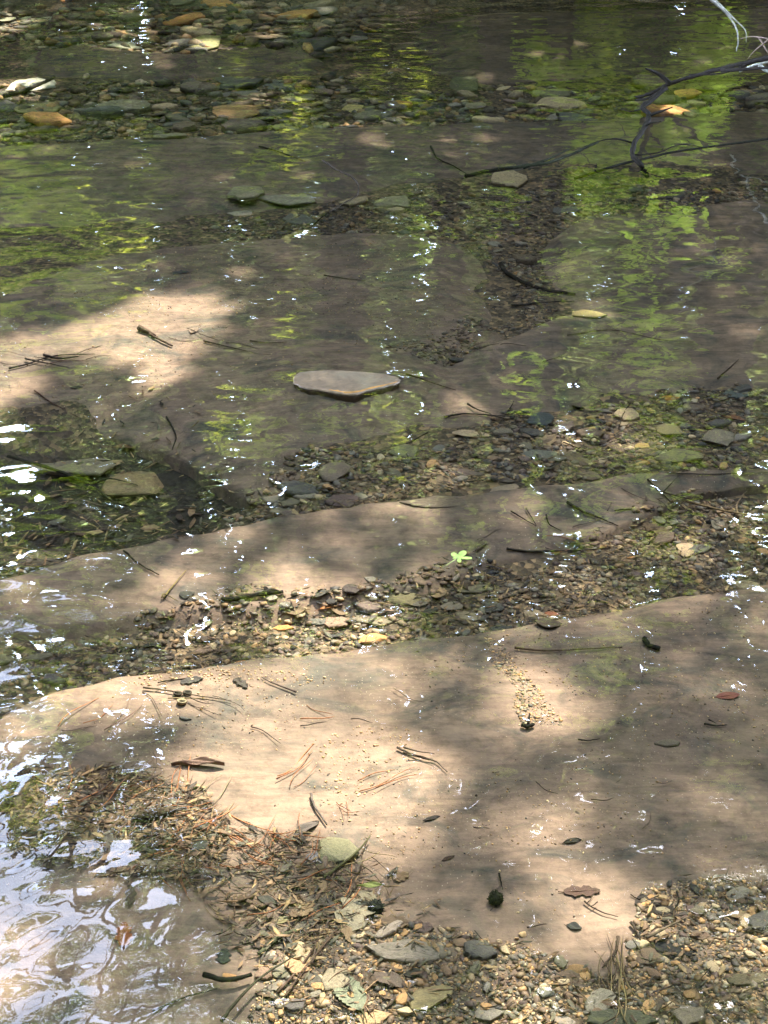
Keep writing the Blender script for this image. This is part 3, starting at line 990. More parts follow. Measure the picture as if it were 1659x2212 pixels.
place_leaf(1572, 1505, 54, 8, (0.10, 0.028, 0.02), oval(.24), 'dark red brown oval leaf lying on the silt near the right side')
place_leaf(312, 1880, 150, 18, (0.30, 0.225, 0.14), lance(.15), 'long pale tan leaf half curled in front of the debris heap', .25)
place_leaf(269, 2020, 70, 100, (0.24, 0.085, 0.025), torn(.24, 2), 'orange brown leaf seen through the sky reflection', .2)
place_leaf(572, 2032, 108, -12, (0.055, 0.038, 0.03), torn(.24, 1), 'dark brown torn leaf flat on the near silt', .06)
place_leaf(770, 1978, 150, 60, (0.235, 0.195, 0.13), oak(.30), 'large tan oak leaf pointing toward the viewer in the near debris', .3)
place_leaf(484, 2066, 44, 85, (0.02, 0.026, 0.018), torn(.33, 4), 'small blackish square leaf scrap below the ripples', .05, stem=False)
place_leaf(752, 2140, 130, 120, (0.15, 0.155, 0.10), serr(.24), 'grey green toothed leaf upright in the near gravel', .25)
place_leaf(838, 2118, 90, -35, (0.12, 0.085, 0.065), serr(.24), 'brown toothed leaf beside the mossy tan block', .25)
place_leaf(1257, 1928, 78, 4, (0.065, 0.032, 0.022), torn(.2, 3), 'reddish brown leaf scrap alone on the pale silt', .15)
place_leaf(1418, 1962, 96, -32, (0.022, 0.014, 0.01), torn(.22, 6), 'black brown leaf with a narrow neck at the gravel edge', .1)
place_leaf(968, 1856, 34, 30, (0.06, 0.032, 0.02), lance(.17), 'small curved brown leaf on the dim silt', .3, stem=False)
place_leaf(932, 1770, 42, 22, (0.03, 0.022, 0.018), lance(.14), 'thin dark leaf scrap on the silt in the shade blob', .3, stem=False)
place_leaf(428, 1656, 116, -4, (0.17, 0.10, 0.075), lance(.09), 'long reddish curled leaf on the sunlit silt', .6, stem=False)
place_leaf(660, 1796, 80, 42, (0.13, 0.10, 0.085), lance(.16), 'grey brown twisted leaf behind the greenish stone', .5)
place_leaf(330, 1806, 44, 15, (0.36, 0.15, 0.06), oval(.3), 'orange leaf tucked under the pine cone', .2)
place_leaf(1446, 862, 46, 10, (0.34, 0.13, 0.03), serr(.22), 'bright orange leaf at the top of the cobble gravel', .2)
place_leaf(1585, 905, 50, -25, (0.20, 0.085, 0.04), lance(.17), 'rust brown leaf above the rounded grey tan cobble', .2)
place_leaf(1388, 1000, 38, -25, (0.36, 0.17, 0.05), oval(.26), 'orange leaf before the olive cobble', .2)
place_leaf(1390, 965, 44, 20, (0.34, 0.22, 0.07), serr(.24), 'yellow brown leaf among gravel beside the olive cobble', .25)
place_leaf(1286, 905, 40, 0, (0.35, 0.22, 0.07), serr(.3), 'yellow tan leaf over a dark hollow of the gravel', .2)
place_leaf(712, 1312, 52, 28, (0.36, 0.15, 0.05), lance(.17), 'orange leaf leaning in the sunny gravel patch', .3)
place_leaf(1620, 1170, 54, 12, (0.27, 0.15, 0.07), torn(.22, 8), 'tan orange leaf in the right hand gravel', .2)
place_leaf(1040, 1180, 54, 60, (0.11, 0.075, 0.055), lance(.18), 'dull brown leaf standing on the middle ledge', .4)
place_leaf(1010, 700, 40, 80, (0.09, 0.065, 0.05), lance(.18), 'small brown leaf near the brown angular stone', .3)
place_leaf(415, 1472, 50, 20, (0.05, 0.042, 0.035), torn(.2, 2), 'dark leaf scrap above the acorn cups', .3, stem=False)
place_leaf(520, 1478, 46, -50, (0.045, 0.035, 0.028), torn(.2, 5), 'dark folded leaf right of the acorn cups', .4, stem=False)
place_leaf(390, 590, 36, 5, (0.03, 0.03, 0.035), torn(.3, 5), 'black leaf scrap at the back of the long pale ledge', .1, stem=False)
place_leaf(165, 838, 28, 5, (0.03, 0.026, 0.022), oval(.3), 'tiny dark leaf among the leaf shadows', .1, stem=False)
place_leaf(420, 715, 34, 75, (0.20, 0.14, 0.10), oval(.28), 'thin brown leaf beside the stick on sunlit silt', .3)
place_leaf(690, 1858, 60, -10, (0.22, 0.195, 0.20), torn(.25, 9), 'pale mauve leaf rag against the greenish stone', .3, stem=False)
place_leaf(690, 1965, 44, 10, (0.08, 0.075, 0.06), lance(.2), 'small dark leaf left of the tan oak leaf', .2)
place_leaf(600, 2130, 46, 30, (0.16, 0.13, 0.10), torn(.25, 3), 'dull brown leaf in the near gravel', .2)
place_leaf(230, 1705, 60, 14, (0.10, 0.055, 0.045), torn(.25, 3), 'purple brown leaf at the back of the debris heap', .2)
place_leaf(280, 965, 70, 10, (0.13, 0.06, 0.035), lance(.2), 'red brown leaf in the shade above the dark pool', .2)
place_leaf(620, 1955, 66, 2, (0.30, 0.24, 0.11), lance(.13), 'narrow yellowish leaf on the near silt', .3)
place_leaf(610, 1990, 34, 18, (0.26, 0.22, 0.11), oval(.3), 'small yellowish leaf with a dark rim', .3)
place_leaf(800, 1946, 60, 6, (0.17, 0.19, 0.055), lance(.13), 'yellow green blade of leaf on the oak leaf', .5, lift=.03, stem=False)
place_leaf(1460, 2055, 90, -12, (0.015, 0.014, 0.014), torn(.2, 6), 'black rotten leaf in the pale pebbles', .2, stem=False)
place_leaf(1660, 950, 40, 10, (0.35, 0.20, 0.07), oval(.28), 'tan leaf at the right border by the cobble', .2)
place_leaf(1235, 1820, 44, 12, (0.035, 0.03, 0.02), lance(.16), 'sprig of dark leaf scraps on the dim silt', .5)
place_leaf(1240, 2004, 34, -15, (0.035, 0.035, 0.03), oval(.32), 'curled black leaf on the near silt', .5, stem=True)


def small_dark(u, v, d_px, color, label, name, spikes=True, cat='seed pod'):
    p, nr = onbed(u, v)
    r = d_px * mpp(p) / 2
    root = empty(name, (p.x, p.y, p.z + r * .8))
    bm = bmesh.new(); bmesh.ops.create_icosphere(bm, subdivisions=3, radius=r)
    rd = random.Random(int(u))
    for vv in bm.verts: vv.co *= 1 + rd.uniform(-.12, .10)
    me = bpy.data.meshes.new(name); bm.to_mesh(me); bm.free()
    o = link('husk', me, M_WOOD, root); o.color = (*color, 1)
    if spikes:
        vs, fs = [], []
        for k in range(60):
            z = rd.uniform(-.6, 1); w = rd.uniform(0, 6.28); q = math.sqrt(1 - z * z)
            d = Vector((q * math.cos(w), q * math.sin(w), z))
            a, f = tube_arrays([d * r * .9, d * r * 1.22], [r * .10, r * .02], 4)
            fs += [tuple(i + len(vs) for i in ff) for ff in f]; vs += a
        s = link('spines', pymesh('spines', vs, fs), M_WOOD, root); s.color = (*color, 1); s['kind'] = 'stuff'
    tag(root, label, cat)


small_dark(1070, 1950, 32, (0.022, 0.024, 0.014), 'round black seed ball alone on the pale silt', 'seed_ball')
small_dark(812, 1970, 34, (0.02, 0.022, 0.018), 'round black seed ball beside the tan oak leaf', 'seed_ball')


def acorn_cup(u, v, d_px, label, color):
    p, nr = onbed(u, v)
    r = d_px * mpp(p) / 2
    vs, fs = [], []
    n = 18
    for rr, z in ((.55, -.55), (.9, -.25), (1.0, .1), (.95, .28), (.72, .24), (.62, 0), (.45, -.25), (.05, -.35)):
        for k in range(n):
            w = 2 * math.pi * k / n
            vs.append((r * rr * math.cos(w), r * rr * math.sin(w), r * z))
    for j in range(7):
        for k in range(n): fs.append((j * n + k, j * n + (k + 1) % n, (j + 1) * n + (k + 1) % n, (j + 1) * n + k))
    fs.append(tuple(range(n - 1, -1, -1))); fs.append(tuple(7 * n + k for k in range(n)))
    root = empty('acorn_cup', (p.x, p.y, p.z + r * .5)); root.rotation_euler = (R(-14), R(6), 0)
    o = link('rim', pymesh('acorn_cup', vs, fs), M_WOOD, root); o.color = (*color, 1)
    k = link('hollow', pymesh('hollow', [(r * .6 * math.cos(i * .5236), r * .6 * math.sin(i * .5236), r * .03) for i in range(12)], [tuple(range(12))]), M_WOOD, root)
    k.color = (.008, .007, .006, 1)  # near-black disc paints the shade inside the cup
    tag(root, label, 'acorn cup')


acorn_cup(384, 1502, 20, 'dark empty acorn cup, first of the touching pair', (0.06, 0.05, 0.04))
acorn_cup(405, 1500, 20, 'dark empty acorn cup, second of the touching pair', (0.065, 0.055, 0.042))
acorn_cup(393, 1520, 22, 'pale rimmed empty acorn cup below the touching pair', (0.26, 0.21, 0.13))


def pine_cone(u, v, len_px, ang, label):
    p, nr = onbed(u, v)
    L = len_px * mpp(p)
    root = empty('pine_cone', (p.x, p.y, p.z + L * .16)); root.rotation_euler = (0, R(4), R(ang))
    pr = [(-.5, .03), (-.4, .13), (-.15, .19), (.15, .17), (.38, .10), (.5, .02)]
    a, f = tube_arrays([(x * L, 0, 0) for x, _ in pr], [q * L * .8 for _, q in pr], 10)
    c = link('core', pymesh('core', a, f), M_WOOD, root); c.color = (.05, .035, .025, 1)
    vs, fs = [], []
    rd = random.Random(3)
    for i in range(90):
        t = i / 90; x = -.48 + t * .96; w = i * 2.399
        r = np.interp(x, [q[0] for q in pr], [q[1] for q in pr]) * L * .8
        d = Vector((0, math.cos(w), math.sin(w))); s = Vector((0, -math.sin(w), math.cos(w)))
        b = Vector((x * L, 0, 0)) + d * r * .85
        tip = b + d * r * .42 + Vector((.07 * L, 0, 0))
        hw = .045 * L
        q0 = len(vs)
        vs += [b - s * hw * .6, b + s * hw * .6, tip + s * hw, tip + d * .008 * L + Vector((.015 * L, 0, 0)), tip - s * hw, b + Vector((-.02 * L, 0, 0)) + d * .01 * L]
        fs += [(q0, q0 + 1, q0 + 2, q0 + 3, q0 + 4), (q0 + 5, q0 + 4, q0 + 3, q0 + 2)]
    sc = link('scales', pymesh('scales', vs, fs, False), M_WOOD, root); sc.color = (.085, .062, .042, 1); sc['kind'] = 'stuff'
    tag(root, label, 'pine cone')


pine_cone(333, 1770, 96, 20, 'dark wet pine cone lying in the debris heap')

bl = cobble_mesh('rotten_wood', 77, 3, .3); bl.materials.append(M_WOOD)
o = place_stone('wood_chunk', bl, 428, 1822, 74, 66, (0.05, 0.05, 0.042)); tag(o, 'black rotten chunk of wood at the right of the debris heap', 'wood')


# ------------------------------------------------------------------ sticks and branches
def stick(pts, rad_px, label, color=(.06, .045, .035), name='twig', lift=.004, sides=None, cat=None, n=5, taper=.35, group=None, jit=.22, zs=None):
    """pts in photo coordinates; lies on the bed unless zs gives heights"""
    P = []
    for i, (u, v) in enumerate(pts):
        if zs is not None and zs[i] is not None: P.append(G(u, v, zs[i]))
        else:
            q, _ = onbed(u, v); P.append(q + Vector((0, 0, lift)))
    r = rad_px * mpp(P[0]) * (.8 if name != 'branch' else .85)
    rd = random.Random(int(pts[0][0] * 3 + pts[0][1]))
    C = curve_pts(P, 5, r * jit, rd)
    rads = [r * (1 - (1 - taper) * i / (len(C) - 1)) * rd.uniform(.9, 1.12) for i in range(len(C))]
    for q, rr in zip(C, rads): q.z += rr * .7
    root_p = C[0].copy()
    a, f = tube_arrays([q - root_p for q in C], rads, 7 if r > .006 else 5)
    body = pymesh(name, a, f)
    if not sides:
        o = link(name, body, M_WOOD); o.location = root_p; o.color = (*color, 1)
        return tag(o, label, cat or name.replace('_', ' '), group)
    root = empty(name, root_p)
    b = link('stem', body, M_WOOD, root); b.color = (*color, 1)
    for sp, srad in sides:
        Q = []
        for s in sp:
            if len(s) == 3: Q.append(G(s[0], s[1], s[2]))
            else: Q.append(onbed(s[0], s[1])[0] + Vector((0, 0, lift + .004)))
        Q = curve_pts(Q, 4, r * jit * .5, rd)
        r2 = srad * mpp(Q[0])
        a, f = tube_arrays([q - root_p for q in Q], [r2 * (1 - .7 * i / (len(Q) - 1)) for i in range(len(Q))], 5)
        s = link('side_twig', pymesh('side_twig', a, f), M_WOOD, root); s.color = (*color, 1)
    return tag(root, label, cat or name.replace('_', ' '), group)


stick([(303, 716), (318, 722), (338, 734), (373, 751)], 4.5, 'short stick with a thick broken head on sunlit silt', (.09, .06, .045), taper=.6, sides=[([(302, 714), (320, 722), (336, 730)], 8)])
stick([(1080, 575), (1092, 592), (1122, 612), (1160, 626), (1195, 634), (1242, 640)], 6.5, 'curved black stick crossing the gap onto the right ledge', (.02, .017, .014), 'stick', taper=.5)
stick([(1105, 665), (1150, 660), (1200, 655), (1240, 654)], 3.5, 'thin dark twig parallel to the curved black stick', (.03, .024, .02))
stick([(698, 348), (725, 366), (760, 384), (774, 402), (770, 424), (735, 444), (700, 466), (678, 488)], 3.2, 'hooked brown twig leaning over the dark flat slate', (.028, .02, .014), zs=[.05, .05, .04, .03, .015, 0, -.01, None])
stick([(12, 218), (50, 206), (90, 190), (118, 174)], 7, 'dark driftwood stick beside the pale pinkish slab', (.04, .035, .03), 'stick', lift=.012, taper=.55)
stick([(876, 812), (905, 820), (950, 836), (985, 846)], 2.6, 'thin brown twig trailing from the emergent flat stone', (.055, .035, .025))
stick([(960, 905), (1000, 898), (1050, 900), (1140, 906)], 3, 'dark twig at the upper edge of the cobble gravel', (.03, .025, .02), sides=[([(1010, 878), (1030, 890), (1060, 900)], 2.4), ([(1098, 893), (1106, 880), (1110, 872)], 1.5)])
stick([(1094, 1190), (1140, 1196), (1190, 1195), (1240, 1194), (1318, 1188)], 4, 'long dark twig along the lower gravel strip', (.03, .024, .018))
stick([(1112, 1404), (1170, 1410), (1230, 1408), (1344, 1402)], 3.6, 'straight reddish twig behind the gravel filled crack', (.085, .055, .038))
stick([(858, 1620), (885, 1632), (920, 1644), (942, 1650), (966, 1672)], 3.5, 'forked grey twig at the brink of the sunlit patch', (.075, .055, .045), sides=[([(872, 1622), (900, 1630), (938, 1636)], 2.6), ([(880, 1640), (905, 1640), (940, 1652)], 2.2)])
stick([(244, 1178), (270, 1196), (300, 1222), (344, 1246)], 3.6, 'dark twig slanting across the middle ledge', (.03, .026, .018))
stick([(354, 1296), (372, 1272), (402, 1236)], 3, 'yellow brown needle crossing the dark rounded stone', (.17, .13, .05), sides=[([(350, 1298), (356, 1290), (386, 1306)], 2)])
stick([(478, 1303), (520, 1298), (560, 1290), (612, 1284)], 7, 'burnt black stick at the edge of the sunny gravel', (.016, .013, .012), 'stick', taper=.8, sides=[([(570, 1290), (590, 1283), (612, 1288)], 8)])
stick([(640, 1500), (585, 1478), (565, 1466)], 2.5, 'thin dark twig beside the folded leaf', (.05, .035, .03))
stick([(310, 1490), (360, 1496), (420, 1506), (500, 1518)], 3, 'brown twig lying across the acorn cups', (.08, .06, .04))
stick([(20, 800), (60, 790), (120, 772), (205, 768)], 3, 'dark forked twig on the sunlit silt beside the leaf shadows', (.04, .03, .028), sides=[([(55, 780), (80, 786), (150, 800)], 2.6), ([(95, 772), (130, 780), (170, 776)], 3.5)])
stick([(75, 848), (110, 872), (170, 905)], 2.6, 'thin red brown twig among the leaf shadows', (.08, .045, .035))
stick([(20, 1010), (120, 1040), (200, 1072), (250, 1110), (330, 1120)], 5, 'drowned branch lying across the dark pool', (.035, .032, .02), 'branch', lift=.03, sides=[([(200, 1072), (240, 1060), (300, 1075)], 3)])
stick([(360, 905), (380, 945), (372, 975)], 3, 'upright dark twig above the dark pool', (.03, .026, .02))
stick([(560, 1980), (520, 2000), (585, 1960), (640, 1905), (680, 1880)], 0.1, 'x', (.05, .04, .03)) if False else None
stick([(530, 2006), (570, 1974), (612, 1938)], 3.6, 'straight dark twig on the near silt below the needle cluster', (.06, .045, .035))
stick([(700, 1910), (740, 1880), (775, 1850), (800, 1818)], 5, 'bent olive twig leaning on the greenish stone', (.075, .07, .035), lift=.012)
stick([(490, 1870), (540, 1846), (610, 1812), (700, 1772), (735, 1742)], 0.1, 'y') if False else None
stick([(672, 1720), (680, 1748), (706, 1786)], 4.5, 'grey stick standing in the sunlit silt behind the greenish stone', (.10, .08, .07), taper=.5)
stick([(1078, 1892), (1082, 1910), (1086, 1926)], 3, 'stub of black twig behind the round seed ball', (.02, .016, .014))
stick([(1262, 1952), (1275, 1962), (1300, 1975), (1335, 1985)], 3, 'thin broken twig below the reddish leaf scrap', (.04, .03, .025), sides=[([(1290, 1956), (1280, 1964), (1268, 1966)], 1.6)])
stick([(1362, 1998), (1375, 2020), (1386, 2046)], 5, 'short thick twig at the tip of the gravel bar', (.045, .035, .028))
stick([(1335, 2030), (1330, 2060), (1312, 2080), (1300, 2095)], 5, 'upright grey brown stick at the top of the twig bundle', (.085, .06, .045))
stick([(1460, 1930), (1466, 1950), (1452, 1975)], 3, 'thin dark twig behind the black brown leaf', (.03, .025, .02))
stick([(1248, 1602), (1270, 1604), (1296, 1600)], 2.6, 'dark splinter on the silt below the crack', (.03, .024, .02))
stick([(1126, 1572), (1140, 1576), (1152, 1570)], 6, 'black stub at the lower end of the gravel filled crack', (.02, .018, .014), 'stick', taper=.9, sides=[([(1140, 1572), (1142, 1560), (1144, 1548)], 4)])
stick([(1520, 1568), (1545, 1572), (1570, 1570)], 3, 'small black twig below the red brown oval leaf', (.03, .025, .022), sides=[([(1530, 1562), (1546, 1570)], 2)])
stick([(1390, 1385), (1400, 1400), (1425, 1408)], 8, 'black clump of rotten leaf by the reddish twig', (.018, .018, .014), 'stick', taper=.8)
stick([(615, 2160), (690, 2060), (740, 2000)], 4.6, 'long reddish pine stick pointing up from the bottom', (.11, .07, .05), taper=.6)
stick([(600, 2150), (660, 2080), (700, 2010)], 4, 'second reddish pine stick beside the long one', (.10, .065, .05), taper=.6)
stick([(480, 2230), (510, 2190), (570, 2130), (640, 2085)], 6, 'olive twig in the ripples near the bottom', (.05, .045, .03), lift=.02)
stick([(560, 2068), (600, 2034), (640, 2016)], 7, 'greenish stick beside the dark torn leaf', (.075, .075, .045), taper=.8)
stick([(440, 2120), (490, 2132), (545, 2120)], 8, 'black drowned stick under the bottom ripples', (.016, .015, .012), 'stick', taper=.7, lift=.012)
stick([(330, 2190), (400, 2160), (470, 2140)], 4, 'dark twig under the bottom ripples', (.03, .026, .02))
stick([(1395, 2045), (1440, 2020), (1485, 1998)], 5, 'pale twig reaching from the bundle over the gravel', (.16, .12, .08), lift=.016)
stick([(1225, 1090), (1260, 1110), (1300, 1125), (1335, 1140)], 4.5, 'thick dark twig on the middle ledge right of centre', (.035, .028, .022))
stick([(1104, 1108), (1130, 1124), (1158, 1140)], 2.4, 'thin dark twig on the middle ledge, longest of three', (.03, .024, .02))
stick([(1136, 1102), (1146, 1118), (1158, 1138)], 2.2, 'thin dark twig crossing the longest of three', (.03, .024, .02))
stick([(1180, 1116), (1186, 1136), (1212, 1150)], 2.4, 'hooked dark twig on the middle ledge', (.03, .024, .02))
stick([(1480, 1100), (1540, 1116), (1590, 1126), (1659, 1136)], 4, 'pale brown stalk lying over the right gravel', (.19, .13, .07), lift=.02)
stick([(1592, 1130), (1590, 1105), (1602, 1085), (1612, 1074)], 3.4, 'bent pale stalk rising from the right gravel', (.17, .12, .075), lift=.015)
stick([(1440, 1026), (1530, 1028), (1659, 1024)], 2.2, 'fine dark root along the top of the right gravel', (.04, .03, .024))
stick([(1398, 1040), (1420, 1060), (1450, 1090)], 3, 'dark needle fan stalk on the middle ledge', (.045, .03, .024), sides=[([(1430, 1072), (1450, 1050), (1470, 1030)], 1.8), ([(1425, 1068), (1470, 1080), (1520, 1092)], 1.8)])
stick([(1360, 880), (1345, 905), (1335, 935)], 2.6, 'dark stem standing in the cobble gravel', (.05, .035, .025), lift=.01)
stick([(700, 598), (740, 604), (790, 610)], 2, 'fine root fibre on the long pale ledge', (.07, .05, .035))
stick([(440, 740), (490, 752), (535, 762)], 2.4, 'fine curved root beside the short stick', (.08, .055, .04))
stick([(540, 740), (580, 744), (620, 742)], 2.4, 'fine straight root on the long pale ledge', (.08, .055, .04))
stick([(1225, 728), (1320, 716), (1420, 736), (1500, 742)], 2, 'long pale root along the brown ledge', (.12, .09, .06))
stick([(1550, 822), (1595, 780)], 2.6, 'thin twig slanting by the dark green flat stone', (.07, .05, .035))
stick([(560, 320), (600, 330), (660, 352)], 2.4, 'thin dark twig on the shaded grey ledge', (.03, .026, .02))
stick([(930, 320), (945, 345), (980, 362), (1010, 380)], 3, 'dark drowned twig on the shaded ledge at the centre', (.03, .027, .022))

# fallen branch at the upper right
stick([(1690, 120), (1610, 140), (1555, 152), (1490, 170), (1440, 186), (1405, 205), (1370, 214)], 6.5, 'fallen grey branch leaning out of the water at the upper right',
      (.018, .014, .012), 'branch', zs=[.30, .22, .16, .09, .05, .015, -.01], taper=.7, n=6,
      sides=[([(1450, 182, .06), (1420, 158, .10), (1395, 148, .14)], 6), ([(1440, 190, .05), (1400, 212, .02), (1350, 218, -.02)], 5),
             ([(1560, 152, .17), (1600, 150, .22), (1680, 146, .26)], 6), ([(1655, 122, .26), (1560, 158, .18), (1480, 160, .12)], 3)])
stick([(1434, 196), (1405, 222), (1388, 236), (1402, 252), (1392, 280), (1372, 310), (1366, 338), (1384, 360), (1398, 384)], 6.5, 'crooked dark limb dipping below the water by the bright leaf reflections',
      (.014, .011, .009), 'branch', zs=[.05, .03, .02, .02, .03, .04, .02, 0, -.05], taper=.9,
      sides=[([(1372, 310, .03), (1330, 300, .06), (1290, 306, .05), (1250, 322, .0)], 2.4), ([(1368, 335, .02), (1420, 330, .04), (1470, 312, .05), (1520, 318, .03)], 2.2), ([(1405, 222, .03), (1370, 240, .05), (1340, 236, .03)], 2), ([(1402, 250, .03), (1430, 240, .06), (1452, 232, .1)], 4), ([(1388, 282, .03), (1400, 268, .05), (1428, 262, .07)], 4)])
stick([(1005, 384), (1060, 372), (1130, 362), (1190, 352), (1240, 332), (1292, 308)], 5.5, 'long mossy branch lying in the water beside the tan block', (.018, .018, .011), 'branch', zs=[-.03, -.02, 0, .01, .02, .04], taper=.5,
      sides=[([(1130, 362, .0), (1180, 345, .02), (1230, 322, .02)], 4)])
stick([(1240, 388), (1330, 360), (1420, 338), (1480, 326), (1700, 296)], 3.6, 'straight dark branch crossing at the right border', (.016, .014, .011), 'branch', zs=[-.03, 0, .01, .03, .07], taper=.8)
stick([(1525, -6), (1556, 18), (1572, 34), (1590, 62), (1594, 90), (1590, 112)], 4, 'bare pale twig hanging in at the top right corner', (.26, .235, .21), zs=[.55, .5, .46, .42, .38, .34], taper=.4,
      sides=[([(1545, 0, .52), (1585, 40, .46), (1610, 66, .42), (1612, 92, .38)], 2.4)])
stick([(1700, 128), (1640, 140), (1610, 150), (1598, 156)], 4.5, 'white bark twig at the right border by the branch', (.42, .40, .36), zs=[.3, .22, .18, .16], taper=.7,
      sides=[([(1640, 140, .22), (1660, 155, .2), (1690, 152, .22)], 5)])
stick([(1690, 100), (1660, 86), (1625, 80), (1600, 84)], 3, 'reddish bare twig fork at the right border', (.16, .11, .09), zs=[.34, .34, .33, .32], taper=.5,
      sides=[([(1660, 86, .34), (1630, 110, .28), (1615, 128, .24)], 2.2), ([(1640, 82, .33), (1655, 108, .3), (1672, 130, .26)], 2.4)])

# ------------------------------------------------------------------ pine needles
def needle_mesh(seed):
    rd = random.Random(seed)
    c = rd.uniform(-.12, .12)
    P = [Vector((t - .5, c * (1 - (2 * t - 1) ** 2) + .02 * math.sin(t * 7 + seed), .01 * math.sin(5 * t + seed))) for t in np.linspace(0, 1, 7)]
    a, f = tube_arrays(P, [.010, .010, .009, .009, .008, .007, .003], 4)
    me = pymesh('pine_needle', a, f); me.materials.append(M_NEEDLE)
    return me


NEED = [needle_mesh(i) for i in range(10)]
RED, STRAW, DARK = (.32, .12, .05), (.26, .19, .09), (.075, .048, .035)
NG = [
 # centre u v, spread u v, count, length px, angle, angle spread, colours, label
 (600, 1828, 60, 26, 36, 70, 20, 80, [RED, RED, DARK], 'red brown needle in the tangle against the greenish stone'),
 (520, 1808, 60, 20, 8, 150, -22, 8, [RED, STRAW], 'long red needle pointing at the greenish stone'),
 (390, 1720, 12, 40, 9, 100, 78, 10, [(.36, .13, .05), RED], 'orange needle of the upright bundle behind the pine cone'),
 (160, 1742, 60, 5, 6, 140, -2, 4, [(.36, .17, .06), RED], 'orange needle lying level left of the pine cone'),
 (640, 1668, 26, 22, 7, 90, 50, 14, [RED, (.3, .12, .06)], 'red needle of the slanting bundle on sunlit silt'),
 (850, 1690, 50, 18, 4, 120, 22, 8, [RED], 'red needle right of the slanting bundle'),
 (500, 1800, 40, 24, 5, 110, -30, 10, [RED], 'red needle on bare silt before the tangle'),
 (300, 1690, 60, 46, 24, 70, 40, 70, [DARK, (.13, .075, .06), RED], 'dull purple needle behind the debris heap'),
 (270, 1800, 150, 60, 34, 110, 20, 60, [DARK, STRAW, (.12, .09, .06)], 'dull brown needle on the debris heap'),
 (390, 1850, 70, 30, 8, 120, 0, 20, [(.32, .14, .06), RED], 'orange needle lying across the debris heap'),
 (405, 1880, 12, 40, 6, 90, -70, 14, [RED, (.28, .12, .07)], 'red needle upright at the end of the pale tan leaf'),
 (440, 1735, 60, 40, 8, 90, 50, 20, [STRAW, (.2, .16, .09)], 'straw needle on sunlit silt right of the debris heap'),
 (760, 1880, 80, 40, 20, 80, -20, 60, [DARK, STRAW], 'dull needle around the greenish stone foot'),
 (1330, 2110, 34, 60, 26, 110, 84, 22, [STRAW, (.18, .12, .06), DARK], 'straw needle of the upright twig bundle'),
 (1330, 2150, 90, 40, 10, 90, -30, 60, [DARK, (.14, .09, .06)], 'dark needle at the foot of the twig bundle'),
 (740, 1750, 16, 10, 7, 44, 0, 80, [RED], 'short red needle in the small knot on sunlit silt'),
 (240, 1550, 60, 26, 6, 90, 45, 20, [RED, (.2, .12, .09)], 'thin red needle on silt left of the acorn cups'),
 (440, 1520, 90, 16, 7, 90, -12, 14, [DARK, STRAW], 'needle strewn round the acorn cups'),
 (640, 1560, 260, 80, 12, 66, -30, 50, [RED, DARK], 'single needle scattered on the sunlit silt'),
 (1230, 1170, 120, 40, 10, 80, 12, 30, [DARK, RED], 'needle on the middle ledge by the dark twigs'),
 (1470, 1075, 90, 24, 12, 100, -18, 30, [DARK, (.12, .07, .05)], 'needle fanned over the top of the right gravel'),
 (130, 770, 120, 26, 10, 70, 6, 30, [DARK, (.14, .07, .05)], 'dark needle around the forked twig on sunlit silt'),
 (470, 750, 90, 24, 8, 70, 6, 30, [DARK, (.16, .09, .06)], 'needle around the short stick with the broken head'),
 (1050, 750, 80, 20, 10, 60, 10, 30, [DARK, RED], 'needle round the brown angular stone'),
 (60, 1440, 60, 24, 8, 70, 40, 30, [(.27, .15, .05), STRAW], 'orange needle at the left border above the front ledge'),
 (1650, 1150, 60, 16, 5, 80, 0, 10, [STRAW], 'pale needle at the right border over the gravel'),
 (720, 2120, 90, 60, 14, 90, 50, 50, [DARK, (.2, .12, .08)], 'brown needle strewn over the near gravel'),
 (560, 1990, 80, 40, 8, 90, -18, 20, [STRAW, DARK], 'pale needle on the near silt by the dark torn leaf'),
 (1200, 1720, 180, 60, 8, 50, 10, 40, [DARK], 'dark splinter of needle on the dim silt'),
 (560, 1850, 130, 40, 26, 84, -16, 50, [RED, (.16, .09, .05), DARK], 'needle of the drift between the debris heap and the greenish stone'),
 (430, 1780, 60, 50, 18, 90, 40, 60, [RED, (.28, .13, .07)], 'red brown needle heaped right of the pine cone'),
 (230, 1720, 110, 50, 18, 80, 30, 60, [(.17, .10, .06), RED], 'brown needle heaped left of the pine cone'),
 (680, 1930, 130, 60, 22, 76, 24, 50, [DARK, (.16, .11, .07), RED], 'needle in the litter left of the tan oak leaf'),
 (1180, 1950, 160, 60, 7, 44, 20, 50, [DARK, RED], 'small needle bit on the pale silt near the seed ball'),
]
rd = random.Random(11)
